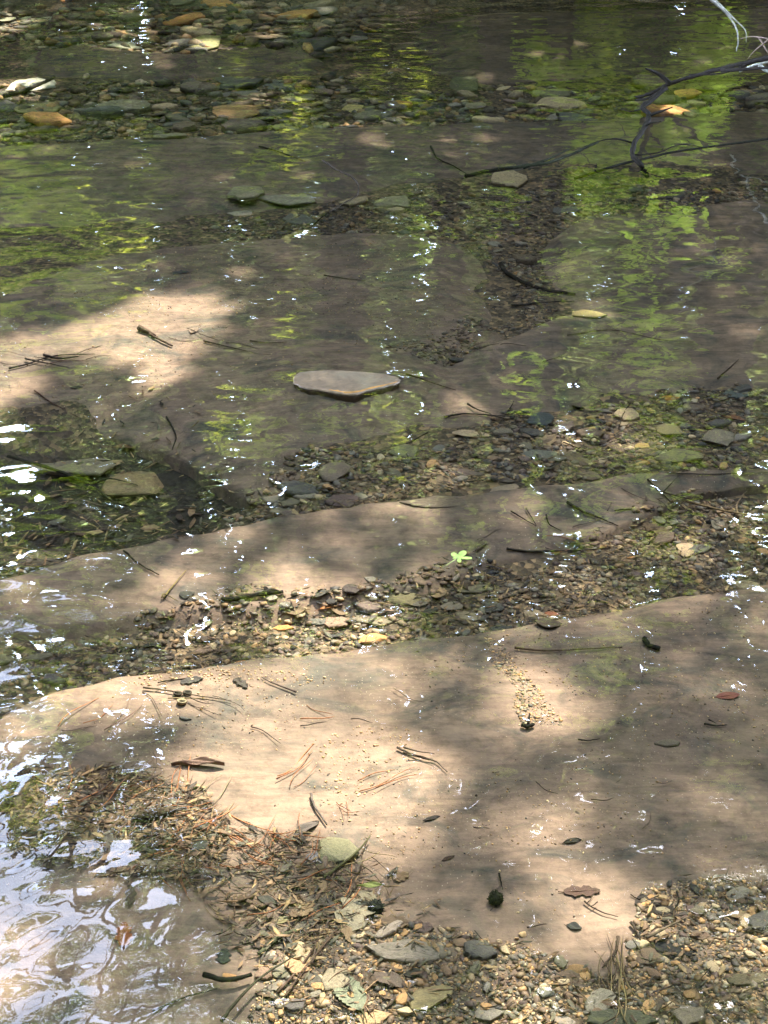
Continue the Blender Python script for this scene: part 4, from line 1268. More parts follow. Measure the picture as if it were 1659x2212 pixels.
for gi, (u, v, su, sv, n, L, ang, sp, cols, lab) in enumerate(NG):
    for k in range(max(3, int(n * .7))):
        uu, vv = u + rd.gauss(0, su * .6), v + rd.gauss(0, sv * .6)
        p, nr = onbed(uu, vv)
        m = mpp(p)
        ll = L * m * rd.uniform(.65, 1.2)
        # angle given as seen in the photo: undo the foreshortening
        aa = R(ang + rd.gauss(0, sp * .6))
        sv_ = max(.2, -(p - EYE).normalized().z)
        dx, dy = math.cos(aa), math.sin(aa) / sv_
        l2 = math.hypot(dx, dy)
        o = link('pine_needle', rd.choice(NEED))
        ll2 = min(ll * min(l2, 1.5), .2)
        thick = max(.08, 0.0016 / .010 / 1) 
        o.location = (p.x, p.y, p.z + .003 + rd.uniform(0, .012) * (1 if n > 12 else .3))
        o.scale = (ll2, min(ll2, .115), .115)
        o.rotation_euler = (rd.uniform(-.6, .6), rd.uniform(-.06, .06), math.atan2(dy, dx))
        c = rd.choice(cols); f = rd.uniform(.75, 1.25)
        o.color = (c[0] * f, c[1] * f, c[2] * f, 1)
        tag(o, lab, 'pine needle', 'needles: ' + lab)

SCRAPS = [leaf_blade('leaf_scrap', 900 + i, f, .3, 14) for i, f in enumerate((torn(.24, 1), torn(.2, 4), oval(.28), lance(.16), serr(.22), torn(.28, 7)))]
for me in SCRAPS: me.materials.append(M_DEAD)
def bit_mesh(i):
    r_ = random.Random(i)
    P = curve_pts([(-.5, 0, 0), (-.2, r_.uniform(-.06, .06), .01), (.15, r_.uniform(-.08, .08), 0), (.5, r_.uniform(-.1, .1), .02)], 4, .008, r_)
    a, f = tube_arrays(P, [.032 * r_.uniform(.8, 1.2) * (1 - .4 * k / (len(P) - 1)) for k in range(len(P))], 6)
    return pymesh('twig_bit', a, f)
BITS = [bit_mesh(i) for i in range(6)]
for me in BITS: me.materials.append(M_WOOD)
for (u, v, su, sv, n, nt_, where) in ((270, 1790, 200, 90, 24, 26, 'the debris heap around the pine cone'), (640, 1930, 200, 90, 26, 20, 'the litter between the tangle and the tan oak leaf'),
        (800, 2120, 260, 80, 16, 12, 'the near gravel around the wide slab'), (1150, 960, 330, 60, 14, 10, 'the gravel strip with the rounded cobble'), (900, 1300, 420, 50, 14, 16, 'the strip behind the front ledge'),
        (300, 1400, 260, 50, 10, 12, 'the dark shallows behind the front ledge'), (1450, 1150, 200, 60, 6, 12, 'the right hand gravel strip')):
    for k in range(n + nt_):
        p, nr = onbed(u + rd.gauss(0, su * .5), v + rd.gauss(0, sv * .5))
        leafy = k < n
        o = link('leaf' if leafy else 'twig', rd.choice(SCRAPS if leafy else BITS))
        L = rd.uniform(26, 62) * mpp(p) * (1 if leafy else 1.2)
        o.location = (p.x, p.y, p.z + .002 + rd.uniform(0, .006) * (where.startswith('the debris') or where.startswith('the litter')))
        o.scale = (L, L * rd.uniform(.8, 1.3), L) if leafy else (L, L * .8, L * .8)
        o.rotation_euler = (R(rd.gauss(0, 10)), R(rd.gauss(0, 10)), rd.uniform(0, 6.28) if leafy else rd.gauss(.2, .7))
        c = rd.choice([(.06, .042, .03), (.10, .065, .04), (.16, .10, .055), (.24, .16, .09), (.045, .04, .03), (.12, .10, .075)] if leafy else [(.03, .024, .018), (.055, .04, .03), (.09, .06, .04)])
        f = rd.uniform(.8, 1.2)
        o.color = (c[0] * f, c[1] * f, c[2] * f, 1)
        w_ = 'small brown leaf scrap in ' if leafy else 'short broken twig in '
        tag(o, w_ + where, 'leaf' if leafy else 'twig', w_ + where)

# leaf shape on the surface, standing in for a sunlit leaf's reflection
def leaf_reflection(u, v, w_px, ang, label):
    p = G(u, v, .0015); L = w_px * mpp(p)
    root = empty('reflected_leaf', p, R(ang))
    vs, fs = [(0, 0, .001)], []
    n = 60
    for i in range(n):
        a = 2 * math.pi * i / n
        r = (.16 + .36 * abs(math.cos(2.5 * a + .15 * math.sin(2 * a))) ** 1.2) * (.72 + .3 * math.cos(a + .4))
        vs.append((r * L * math.cos(a), r * L * math.sin(a), .0015 * math.sin(3 * a)))
    for i in range(n): fs.append((0, 1 + i, 1 + (i + 1) % n))
    b = len(vs)
    vs += [(x, y, z - .0008) for x, y, z in vs]
    fs += [tuple(q + b for q in reversed(f)) for f in fs]
    for i in range(n): fs.append((1 + i, b + 1 + i, b + 1 + (i + 1) % n, 1 + (i + 1) % n))
    bl_ = link('blade', pymesh('reflected_leaf', vs, fs, True, 50), M_DEAD, root); bl_.color = (.30, .38, .09, 1)
    a, f = tube_arrays([(0, 0, .001), (-.3 * L, .02 * L, .002), (-.75 * L, .08 * L, .003)], [.012 * L, .014 * L, .012 * L], 5)
    s = link('stalk', pymesh('stalk', a, f), M_DEAD, root); s.color = (.3, .33, .1, 1)
    tag(root, label, 'leaf')
leaf_reflection(990, 1204, 62, 60, 'bright yellow green lobed leaf shape standing in for a leaf reflection over the middle ledge')

# uncountable bits of rotten leaf, bark and stalk: one object
def litter(spec, rng):
    VV, CC = [], []
    for zk, n, s0, s1 in spec:
        for x, y in zone_points(zk, n, rng, 24):
            s = s0 * (s1 / s0) ** (rng.random() ** 1.6)
            p, nr = dropxy(x, y)
            w = s * rng.uniform(.08, .38); a = rng.uniform(0, 6.28)
            if rng.random() < .45: s *= 1.7; w = s * rng.uniform(.025, .06); a = rng.normal(.2, .7) + (3.14 if rng.random() < .5 else 0)
            q = np.array([[-.5, 0, 0], [-.2, -.5, .1], [.3, -.4, 0], [.5, .1, .1], [.1, .5, -.05], [-.3, .4, .1]]) * np.array([s, w, s * .5])
            q[:, 2] += q[:, 0] * rng.uniform(-.25, .25) + q[:, 1] * rng.uniform(-.5, .5)
            ca, sa = math.cos(a), math.sin(a)
            VV.append(np.stack([q[:, 0] * ca - q[:, 1] * sa + x, q[:, 0] * sa + q[:, 1] * ca + y, q[:, 2] + p.z + .003 + rng.uniform(0, .008)], 1))
            c = np.array([(.03, .024, .018), (.06, .042, .03), (.11, .07, .04), (.17, .11, .06), (.08, .075, .05), (.22, .16, .08)][rng.integers(6)]) * rng.uniform(.7, 1.2)
            CC.append(np.repeat(c[None], 6, 0))
    n = len(VV)
    return arrays_mesh('leaf_litter', np.concatenate(VV), np.arange(n * 6), np.full(n, 6), False, np.concatenate(CC))


ZONES['mat'] = [(20, 1690), (230, 1670), (420, 1720), (520, 1800), (700, 1830), (820, 1890), (900, 1980), (760, 2050), (620, 2090), (500, 2040), (480, 1950), (400, 1930), (200, 1920), (20, 1880)]
ZONES['rim_a'] = [(200, 1462), (400, 1436), (540, 1412), (750, 1388), (1000, 1362), (1300, 1302), (1750, 1236), (1750, 1256), (1300, 1316), (1000, 1374), (750, 1401), (540, 1424), (400, 1446), (200, 1472)]
ZONES['rim_b'] = [(60, 1232), (400, 1160), (660, 1102), (900, 1072), (1150, 1040), (1750, 990), (1750, 1004), (1150, 1052), (900, 1084), (660, 1114), (400, 1172), (60, 1246)]
ZONES['pool'] = POOL; ZONES['over'] = [(0, 880), (300, 860), (460, 900), (560, 1040), (400, 960), (0, 980)]
ZONES['nearsilt'] = [(480, 1900), (700, 1840), (900, 1880), (1000, 1990), (700, 2020), (560, 2100), (480, 2050)]
for k in ('pool', 'over', 'nearsilt', 'mat', 'rim_a', 'rim_b'):
    gg = [G(u, v, -0.05) for u, v in ZONES[k]]
    ZB[k] = (min(p.x for p in gg), max(p.x for p in gg), min(p.y for p in gg), max(p.y for p in gg))
lt = link('leaf_litter', litter([('mat', 2600, .005, .028), ('rim_a', 650, .006, .026), ('rim_b', 500, .008, .03), ('heap', 1700, .006, .03), ('strip', 2400, .006, .03), ('sunny', 1500, .006, .032), ('near', 1900, .005, .026), ('gap', 260, .008, .03), ('middle', 500, .01, .04),
    ('upper', 500, .012, .05), ('pool', 2600, .01, .05), ('over', 240, .006, .03), ('nearsilt', 330, .005, .03), ('silt', 160, .003, .012), ('silt_mid', 120, .005, .02)], np.random.default_rng(8)), M_GRAVEL)
tag(lt, 'bits of rotten leaf and bark strewn over the creek bed', kind='stuff')

# ------------------------------------------------------------------ water surface
WX = np.arange(-5.0, 5.001, 0.014)
WY = np.arange(0.35, 8.9, 0.014)
X, Y = np.meshgrid(WX, WY)
U, V = proj_np(X, Y, np.zeros_like(X))
amp = 0.0075 + 0 * X
def blob(u, v, su, sv, a):
    return a * np.exp(-((U - u) / su) ** 2 - ((V - v) / sv) ** 2)
amp += blob(20, 480, 300, 190, .016) + blob(-60, 1120, 260, 240, .034) + blob(40, 1380, 200, 120, .024) + blob(100, 2000, 260, 280, .018) + blob(300, 2180, 250, 90, .02)
amp += blob(1330, 340, 240, 120, .004) + blob(1560, 110, 130, 110, .004) + blob(900, 200, 260, 110, .004) + blob(1620, 1910, 90, 60, .05) + blob(640, 310, 110, 40, .006)
amp += blob(1230, 1330, 200, 70, .016) + blob(600, 920, 260, 90, .008) + blob(200, 330, 500, 120, .004)
amp *= 0.55 + 0.9 * np.clip(fbm(X * 1.3, Y * 1.0, 5, 3) + .5, 0, 1)
H = np.zeros_like(X)
wr = np.random.default_rng(12)
for k in range(46):
    lam = 0.050 * (0.24 / 0.050) ** wr.random()
    th = math.pi / 2 + wr.normal(0, .55) + (math.pi if wr.random() < .4 else 0)
    kk = 2 * math.pi / lam
    wgt = (lam / .08) ** -.1
    ph = kk * (X * math.cos(th) + Y * math.sin(th)) + wr.uniform(0, 6.28) + 2.2 * fbm(X * 1.7 + k, Y * 1.7, 100 + k, 2)
    pat = .5 + 1.2 * np.clip(vnoise(X * 2.2 + 7 * k, Y * 2.2, 200 + k) + .5, 0, 1)
    H += wgt * pat * np.sin(ph) / kk / math.sqrt(23)
# crossed rounder wavelets where the current runs over the near shoal
H2 = np.zeros_like(X)
for k in range(24):
    lam = 0.032 * (0.10 / 0.032) ** wr.random(); th = wr.uniform(0, 6.28); kk = 2 * math.pi / lam
    H2 += np.sin(kk * (X * math.cos(th) + Y * math.sin(th)) + wr.uniform(0, 6.28) + 1.5 * fbm(X * 2, Y * 2, 300 + k, 2)) / kk / math.sqrt(12)
near = sstep(1350, 1750, V)
H = H * (1 - .65 * near) + H2 * near * .9 + H2 * (1 - near) * .15
H *= amp * 2.0
for (ru, rv, a, dec) in ((640, 322, .0004, .16), (1420, 470, .00025, .07), (1255, 1590, .0003, .05)):
    c = G(ru, rv, 0)
    r = np.hypot(X - c.x, Y - c.y)
    H += a * np.sin(2 * math.pi * r / .045) * np.exp(-(r / dec) ** 2)
water = link('water', grid_mesh('water', X, Y, H), M_WATER)
tag(water, 'thin clear rippled sheet of creek water', kind='structure')

# ------------------------------------------------------------------ ground beyond
gx = np.concatenate([np.linspace(-120, -9, 24), np.linspace(-8, 8, 90), np.linspace(9, 120, 24)])
gy = np.concatenate([np.linspace(-80, -5, 16), np.linspace(-4, 24, 160), np.linspace(25, 160, 26)])
X, Y = np.meshgrid(gx, gy)
wd = Y + .5 * fbm(X * .4, Y * .1, 44, 3)
Z = -.35 + sstep(8.2, 9.6, wd) * .75 + sstep(9.6, 16, wd) * 1.1 + sstep(16, 60, wd) * 5 + sstep(.5, -1.2, Y) * .6 + sstep(-1, -40, Y) * 2
Z += .25 * fbm(X * .8, Y * .8, 46, 4) * (sstep(8.5, 10, wd) + sstep(0, -1.5, Y))
ground = link('ground', grid_mesh('ground', X, Y, Z), M_GROUND)
tag(ground, 'leaf covered forest floor of the creek banks', kind='structure')


def ground_z(x, y):
    i = min(max(np.searchsorted(gx, x), 1), len(gx) - 1); j = min(max(np.searchsorted(gy, y), 1), len(gy) - 1)
    return float(Z[j, i])


# ------------------------------------------------------------------ sun and the gaps in the canopy it shines through
SUN_EL, SUN_AZ = 58.0, 24.0           # azimuth from +y towards +x
SD = Vector((math.cos(R(SUN_EL)) * math.sin(R(SUN_AZ)), math.cos(R(SUN_EL)) * math.cos(R(SUN_AZ)), math.sin(R(SUN_EL))))
SOX, SOY = SD.x / SD.z, SD.y / SD.z

PATCHES = [  # photo polygons where the canopy opens to light the bed, light 0..1
 ([(-80, 760), (60, 712), (230, 672), (320, 640), (420, 605), (520, 640), (490, 705), (430, 752), (400, 800), (330, 835), (240, 840), (90, 885), (-80, 920)], 1.0),
 ([(560, 1262), (600, 1215), (700, 1200), (780, 1205), (900, 1200), (890, 1245), (820, 1275), (800, 1330), (720, 1372), (620, 1370), (590, 1320), (640, 1280)], 1.0),
 ([(60, 1560), (240, 1475), (420, 1448), (600, 1432), (780, 1405), (1000, 1375), (1055, 1400), (1050, 1445), (960, 1440), (830, 1455), (800, 1500), (830, 1560), (960, 1585), (985, 1640), (1010, 1690), (960, 1740), (860, 1750), (790, 1790), (700, 1800), (560, 1835), (470, 1780), (300, 1760), (120, 1700), (40, 1640)], 1.0),
 ([(1060, 1440), (1130, 1440), (1180, 1490), (1185, 1560), (1130, 1580), (1080, 1520)], 1.0),
 ([(1200, 1500), (1330, 1480), (1480, 1500), (1640, 1560), (1620, 1600), (1450, 1590), (1300, 1545), (1210, 1545)], .42),
 ([(1010, 1680), (1120, 1690), (1300, 1760), (1330, 1860), (1300, 1960), (1340, 2040), (1160, 2060), (1080, 1960), (1090, 1860), (1050, 1780)], .45),
 ([(620, 2060), (900, 2080), (1000, 2150), (1000, 2260), (640, 2260)], .65),
 ([(1380, 1950), (1700, 1930), (1700, 2150), (1400, 2160), (1250, 2160), (1290, 2080)], .6),
 ([(-80, 2020), (120, 1980), (220, 2040), (120, 2110), (-80, 2140)], .12),
 ([(1340, 870), (1700, 840), (1700, 1010), (1420, 1010), (1250, 960)], .35),
 ([(-80, 20), (130, 26), (130, 52), (-80, 56)], 1.0),
 ([(-80, 150), (120, 152), (125, 200), (-80, 210)], 1.0),
 ([(215, 84), (480, 70), (500, 104), (220, 112)], .9),
 ([(380, 20), (600, 30), (590, 70), (380, 60)], .7),
 ([(710, 215), (810, 215), (810, 246), (710, 246)], .9),
 ([(430, 218), (590, 215), (590, 260), (430, 262)], .5),
 ([(1050, 352), (1150, 352), (1150, 405), (1050, 410)], .8),
 ([(1220, 660), (1310, 660), (1310, 690), (1220, 690)], .9),
 ([(950, 1180), (1030, 1176), (1035, 1225), (955, 1230)], .8),  # opening added to light the leaf shape on the water
 ([(480, 1860), (640, 1880), (660, 1960), (560, 2000), (480, 1950)], .4),
 ([(-100, -20), (760, -20), (640, 96), (-100, 116)], .35),
 ([(-100, 176), (850, 180), (820, 270), (-100, 310)], .28),
 ([(-100, 100), (1760, 100), (1760, 480), (-100, 520)], .2),  # faint canopy thinning added here and next to brighten the dim bed
 ([(600, 480), (1760, 470), (1760, 1250), (1000, 1250), (560, 1000)], .2),
 ([(850, 180), (1300, 185), (1250, 260), (850, 268)], .15),
 ([(540, 560), (850, 540), (850, 640), (560, 700)], .18),
]
PG = [([tuple(G(u, v, -.03).xy) for u, v in poly], a) for poly, a in PATCHES]
SHB = [(G(880, 1478), .085, .05), (G(150, 785), .07, .05), (G(205, 815), .07, .06), (G(230, 835), .10, .05), (G(250, 800), .06, .05), (G(120, 850), .10, .05), (G(180, 1640), .12, .1), (G(240, 870), .2, .07)]


def light_at(qx, qy):
    """how open the canopy is, 0..1, for the sun ray that reaches (qx, qy)"""
    L = np.zeros_like(qx)
    for poly, a in PG:
        L = np.maximum(L, a * sstep(.085, -.03, polydist(qx, qy, poly)))
    for c, rx, ry in SHB:
        L *= 1 - np.exp(-((qx - c.x) / rx) ** 2 - ((qy - c.y) / ry) ** 2)
    # small sun flecks off the frame
    u, v = proj_np(qx, qy, np.full_like(qx, -.03))
    out = (u < -80) | (u > 1740) | (v > 2300) | (qy > 8.3)
    L = np.where(out, sstep(.40, .60, fbm(qx * 1.1, qy * 1.1, 90, 3)), L)
    return L


# sky openings seen mirrored in the water (photo coordinates)
SKYGAP = [[(-200, 1620), (50, 1620), (80, 1700), (20, 1790), (60, 1880), (240, 1880), (350, 1940), (330, 2010), (270, 2080), (160, 2090), (60, 2120), (-200, 2150)],
          [(0, 600), (40, 590), (50, 660), (10, 690)],
          [(-30, 1120), (50, 1110), (80, 1240), (40, 1330), (-30, 1330)],
          [(395, 1200), (450, 1210), (440, 1260), (400, 1260)],
          [(412, 1320), (436, 1320), (436, 1370), (412, 1370)],
          [(1392, 1310), (1412, 1310), (1410, 1345), (1392, 1345)],
          [(1560, 1900), (1660, 1880), (1660, 1960), (1580, 1960)],
          [(340, 2120), (440, 2090), (450, 2200), (350, 2220)], [(480, 930), (545, 930), (550, 980), (480, 980)],
          [(1205, 890), (1235, 880), (1235, 940), (1210, 935)], [(590, 690), (670, 690), (660, 715), (600, 715)], [(180, 400), (210, 400), (210, 470), (180, 470)],
          [(640, 330), (700, 320), (700, 370), (640, 370)], [(1230, 330), (1270, 340), (1250, 400), (1220, 400)]]


def sky_open(x, y, z):
    u, v = proj_np(x, y, z, True)
    u = u + 30 * fbm(u / 60, v / 60, 15, 3); v = v + 30 * fbm(u / 60, v / 60, 16, 3)
    r = np.zeros(x.shape, bool)
    for poly in SKYGAP: r |= inpoly(u, v, poly)
    r |= (vnoise(u / 26, v / 36, 77) + .5 * vnoise(u / 9, v / 12, 78) > .50) & ((v < 1420) | (u < 420) | (v > 2120))
    return r


# lit sprays of low foliage: photo place of the mirror image, half size, distance out
SPRAYS = [(1290, 365, 55, 60, 8.8), (1330, 320, 40, 30, 8.9), (1470, 300, 50, 60, 8.6), (1510, 260, 40, 40, 8.7), (1420, 345, 30, 40, 8.5), (1555, 75, 36, 50, 9.6), (1520, 135, 40, 44, 9.4),
          (1200, 170, 20, 26, 9.5), (1262, 162, 34, 24, 9.4), (1170, 110, 16, 16, 10), (1380, 205, 40, 20, 9.2), (1300, 60, 20, 30, 10),
          (1360, 560, 16, 50, 8.2), (1225, 585, 14, 16, 8.0), (1400, 540, 16, 20, 8.2), (1300, 700, 18, 40, 8.0), (1390, 770, 26, 50, 7.9), (1340, 850, 20, 30, 7.9), (1450, 765, 20, 20, 8),
          (1460, 965, 50, 26, 7.6), (1380, 990, 46, 20, 7.6), (1400, 900, 40, 20, 7.6), (1560, 560, 16, 16, 8.3), (1290, 1040, 60, 16, 7.3), (1270, 1120, 16, 20, 7.2),
          (985, 1200, 40, 20, 7.0), (1410, 1280, 24, 18, 6.8), (1440, 1170, 20, 12, 7), (890, 915, 20, 26, 7.8), (870, 970, 30, 24, 7.8), (700, 930, 40, 20, 7.8), (530, 930, 40, 40, 7.8), (560, 960, 16, 30, 7.8),
          (70, 350, 120, 60, 9.2), (40, 430, 110, 60, 9.2), (120, 490, 110, 50, 9.0), (60, 550, 90, 40, 8.9), (190, 640, 30, 34, 8.6), (185, 690, 14, 20, 8.6), (200, 520, 40, 30, 9), (20, 600, 40, 40, 8.8), (260, 480, 30, 40, 9),
          (640, 310, 50, 24, 9.3), (560, 330, 26, 26, 9.4), (800, 150, 24, 30, 10), (900, 180, 30, 40, 9.8), (330, 350, 30, 30, 9.5),
          (40, 1060, 60, 60, 7.4), (120, 1140, 50, 50, 7.3), (60, 1380, 60, 40, 6.8), (180, 1330, 40, 40, 6.8), (140, 1560, 40, 30, 6.5), (60, 1740, 40, 30, 6.2),
          (1290, 1490, 40, 30, 6.6), (1110, 1520, 30, 30, 6.6), (900, 1350, 30, 20, 6.8), (560, 1270, 14, 16, 7), (160, 120, 30, 40, 10), (30, 240, 40, 40, 9.8), (640, 220, 16, 24, 9.8), (500, 130, 30, 30, 10)]
_r = np.random.default_rng(5)
SPRAYS += [(_r.uniform(0, PW), _r.uniform(60, 1700), _r.uniform(10, 24), _r.uniform(12, 34), _r.uniform(6.5, 9)) for _ in range(16)]
SPRAYS = [(u, v, su * .5, sv * .65, d) if v > 480 and u > 650 else (u, v, su * .85, sv * .9, d) for u, v, su, sv, d in SPRAYS]
SP_PTS = []
for u, v, su, sv, d in SPRAYS:
    c = M(u, v, d); m_ = (Vector((0, 0, -CAM_H)) - c).length / F * -1
    SP_PTS.append((c, abs(m_) * su, abs(m_) * sv))
SQ = [(c.x - SOX * c.z, c.y - SOY * c.z, max(rx, .12) * 1.0, c.z) for c, rx, rz in SP_PTS]

# ------------------------------------------------------------------ trees
def leaf_faces(C, S, NRM, A, col):
    """rhombic folded leaves: centres C, sizes S, normals NRM, in-plane angles A"""
    n = len(C)
    ref = np.where(np.abs(NRM[:, 2:3]) < .9, np.array([[0, 0, 1.]]), np.array([[1., 0, 0]]))
    t = np.cross(NRM, ref); t /= np.linalg.norm(t, axis=1, keepdims=True)
    b = np.cross(NRM, t)
    ca, sa = np.cos(A)[:, None], np.sin(A)[:, None]
    t, b = t * ca + b * sa, b * ca - t * sa
    shp = [(-.5, 0, 0), (-.22, -.27, .06), (.16, -.24, .05), (.5, 0, -.04), (.16, .24, .05), (-.22, .27, .06)]
    V_ = np.stack([C + (t * x + b * y + NRM * z) * S[:, None] for x, y, z in shp], 1).reshape(-1, 3)
    base = np.arange(n)[:, None] * 6
    Fc = np.concatenate([base + np.array([[0, 1, 2, 3]]), base + np.array([[0, 3, 4, 5]])], 1).reshape(-1)
    return V_, Fc, np.full(2 * n, 4), np.repeat(col, 6, 0)


def rand_normals(n, rng, up=.6):
    v = rng.normal(0, 1, (n, 3)); v[:, 2] = np.abs(v[:, 2]) + up
    return v / np.linalg.norm(v, axis=1, keepdims=True)


trng = np.random.default_rng(33)
TREES = {}


def tree(key, base_uv=None, xy=None, width=.3, top=9.0, lean=(0, 0), label='', group=None, name='tree'):
    x, y = xy
    z0 = ground_z(x, y) - .1
    root = empty(name, (x, y, z0))
    pts, rads = [], []
    rd = random.Random(hash(key) % 1000 if False else len(TREES) + 5)
    n = 12
    for i in range(n + 1):
        t = i / n
        pts.append((lean[0] * t * top + .10 * math.sin(3 * t + len(TREES)) , lean[1] * t * top + .08 * math.sin(4 * t), t * top))
        rads.append(width / 2 * (1.35 if i == 0 else 1) * (1 - .65 * t) * rd.uniform(.95, 1.06))
    a, f = tube_arrays(pts, rads, 12)
    link('trunk', pymesh('trunk', a, f), M_BARK, root)
    tag(root, label, 'tree', group)
    TREES[key] = dict(root=root, x=x, y=y, z0=z0, pts=[Vector(p) for p in pts], top=top, leaves=[], lean=lean)
    return TREES[key]


def at_mirror(u, v, d):
    p = M(u, v, d); return (p.x, p.y)


TG = 'trees on the far bank seen mirrored in the creek'
tree('a', xy=at_mirror(1110, 40, 10.6), width=.42, top=11, lean=(.01, -.05), label='stout tree mirrored as the broad brown band right of centre', group=None)
tree('b', xy=at_mirror(1550, 20, 9.9), width=.36, top=10, lean=(-.16, -.06), label='leaning tree mirrored behind the crooked dark limb')
tree('c', xy=at_mirror(345, 60, 11.5), width=.26, top=11, lean=(-.02, -.06), label='slim tree mirrored left of the greenish slabs')
tree('d', xy=at_mirror(745, 60, 12.5), width=.46, top=12, lean=(.0, -.05), label='thick tree mirrored as the dark band near the hooked twig')
tree('e', xy=at_mirror(1238, 30, 10.0), width=.14, top=8, lean=(.03, -.05), label='thin sapling trunk mirrored between the stout and leaning trees')
tree('f', xy=at_mirror(1690, 40, 10.2), width=.5, top=11, lean=(-.03, -.04), label='dark tree mirrored at the right border')
tree('g', xy=at_mirror(960, 40, 13.5), width=.3, top=12, lean=(.02, -.05), label='tree standing behind the stout tree, mirrored at the centre')
tree('h', xy=at_mirror(-60, 40, 10.8), width=.34, top=11, lean=(.03, -.06), label='tree mirrored at the left border behind the rippled green patch')
tree('i', xy=at_mirror(560, 40, 15), width=.34, top=12, lean=(.03, -.05), label='farther tree mirrored left of centre')
tree('j', xy=at_mirror(1400, 40, 14), width=.34, top=12, lean=(.02, -.05), label='farther tree mirrored between the stout and dark trees')


tree('k', xy=(-7.2, 4.0), width=.4, top=10, lean=(.08, 0), label='unseen tree added beside the creek to shade the water', group='unseen trees added beside the creek for shade')  # four trees out of view, added to hold back sky light
tree('l', xy=(7.6, 3.2), width=.4, top=10, lean=(-.08, 0), label='unseen tree added beside the creek to shade the water', group='unseen trees added beside the creek for shade')
tree('m', xy=(-3.6, -4.2), width=.4, top=10, lean=(.03, .06), label='unseen tree added beside the creek to shade the water', group='unseen trees added beside the creek for shade')
tree('n', xy=(4.2, -4.6), width=.4, top=10, lean=(-.03, .06), label='unseen tree added beside the creek to shade the water', group='unseen trees added beside the creek for shade')


def add_leaves(C, S, up, lo, hi, tint=None, hang=None):
    """hand leaves to the nearest tree"""
    u_, v_ = proj_np(C[:, 0], C[:, 1], C[:, 2])
    ok = ~((v_ > -70) & (u_ > -90) & (u_ < PW + 90) & (C[:, 1] > .2))
    C, S = C[ok], S[ok]
    keys = list(TREES)
    if hang is None:
        D = np.stack([np.hypot(C[:, 0] - (TREES[k]['x'] + TREES[k]['lean'][0] * C[:, 2]), (C[:, 1] - (TREES[k]['y'] + TREES[k]['lean'][1] * C[:, 2])) * .8) for k in keys], 1)
        who = D.argmin(1)
    else: who = np.full(len(C), keys.index(hang))
    nr = rand_normals(len(C), trng, up)
    A = trng.uniform(0, 6.28, len(C))
    t = trng.random((len(C), 1))
    col = np.array(lo) * (1 - t) + np.array(hi) * t
    for i, k in enumerate(keys):
        m_ = who == i
        if m_.any(): TREES[k]['leaves'].append((C[m_], S[m_], nr[m_], A[m_], col[m_]))


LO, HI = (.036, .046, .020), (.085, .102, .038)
# canopy over the creek: open along the sun rays that reach the sunlit patches
nC = 60000
cz = trng.uniform(6.0, 12.0, nC)
qx = trng.uniform(-5.5, 5.5, nC); qy = trng.uniform(-.5, 11.5, nC)
cx, cy = qx + SOX * cz, qy + SOY * cz
cl = fbm(cx * .9, cy * .9 + cz * .7, 51, 3) + .6 * vnoise(cx * 2.2 + cz, cy * 2.2 - cz, 55)
keep = trng.random(nC) > light_at(qx, qy) * 1.02
keep &= ~((cl < -.30) & (trng.random(nC) < .7))
for sx_, sy_, sr, sz in SQ:
    keep &= ~((np.hypot(qx - sx_, qy - sy_) < sr) & (cz > sz))
keep &= ~sky_open(cx, cy, cz)
keep &= cy > 1.0
C = np.stack([cx, cy, cz], 1)[keep]
add_leaves(C, trng.uniform(.10, .19, len(C)), .7, LO, HI)
print('canopy leaves', len(C))
# filler leaves added over the near water to hide sky glints in its mirror
nC = 9000
uu = trng.uniform(430, 1760, nC); vv = trng.uniform(1400, 2250, nC); cz = trng.uniform(5.0, 9.0, nC)
ra = np.array([(lambda d: (d.x / -d.z, d.y / -d.z))(ray(a, b)) for a, b in zip(uu, vv)])
cx, cy = ra[:, 0] * (cz + CAM_H), ra[:, 1] * (cz + CAM_H)
keep = (trng.random(nC) > light_at(cx - SOX * cz, cy - SOY * cz) * 1.02) & ~sky_open(cx, cy, cz)
C = np.stack([cx, cy, cz], 1)[keep]
add_leaves(C, trng.uniform(.12, .22, len(C)), .7, LO, HI)
# unseen crowns added beside and behind the viewer to block sky light
nC = 22000
cx = trng.uniform(-12, 12, nC); cy = trng.uniform(-9, 10, nC); cz = trng.uniform(2.6, 9, nC)
qx, qy = cx - SOX * cz, cy - SOY * cz
u_, v_ = proj_np(cx, cy, cz, True)
keep = (np.abs(cx) > 3.6) | (cy < .8)
keep &= trng.random(nC) > light_at(qx, qy) * 1.02
keep &= ~((u_ > -150) & (u_ < PW + 150) & (v_ < PH + 150) & (cy > 0))
keep &= fbm(cx * .6, cy * .6 + cz * .5, 59, 3) > -.35
C = np.stack([cx, cy, cz], 1)[keep]
add_leaves(C, trng.uniform(.22, .42, len(C)), .6, LO, HI)
# lower crowns of the far bank, dark against the light
nC = 46000
cx = trng.uniform(-8, 9, nC); cy = trng.uniform(10.5, 16.5, nC); cz = 1.2 + 8 * trng.random(nC) ** .9
cl = fbm(cx * .7, cz * .8 + cy * .4, 57, 4)
keep = (cl > -.20) & ~sky_open(cx, cy, cz)
qx, qy = cx - SOX * cz, cy - SOY * cz
keep &= trng.random(nC) > light_at(qx, qy) * 1.02
for sx_, sy_, sr, sz in SQ:
    keep &= ~((np.hypot(qx - sx_, qy - sy_) < sr) & (cz > sz))
C = np.stack([cx, cy, cz], 1)[keep]
add_leaves(C, trng.uniform(.12, .26, len(C)), .4, (.040, .046, .026), (.092, .105, .052))

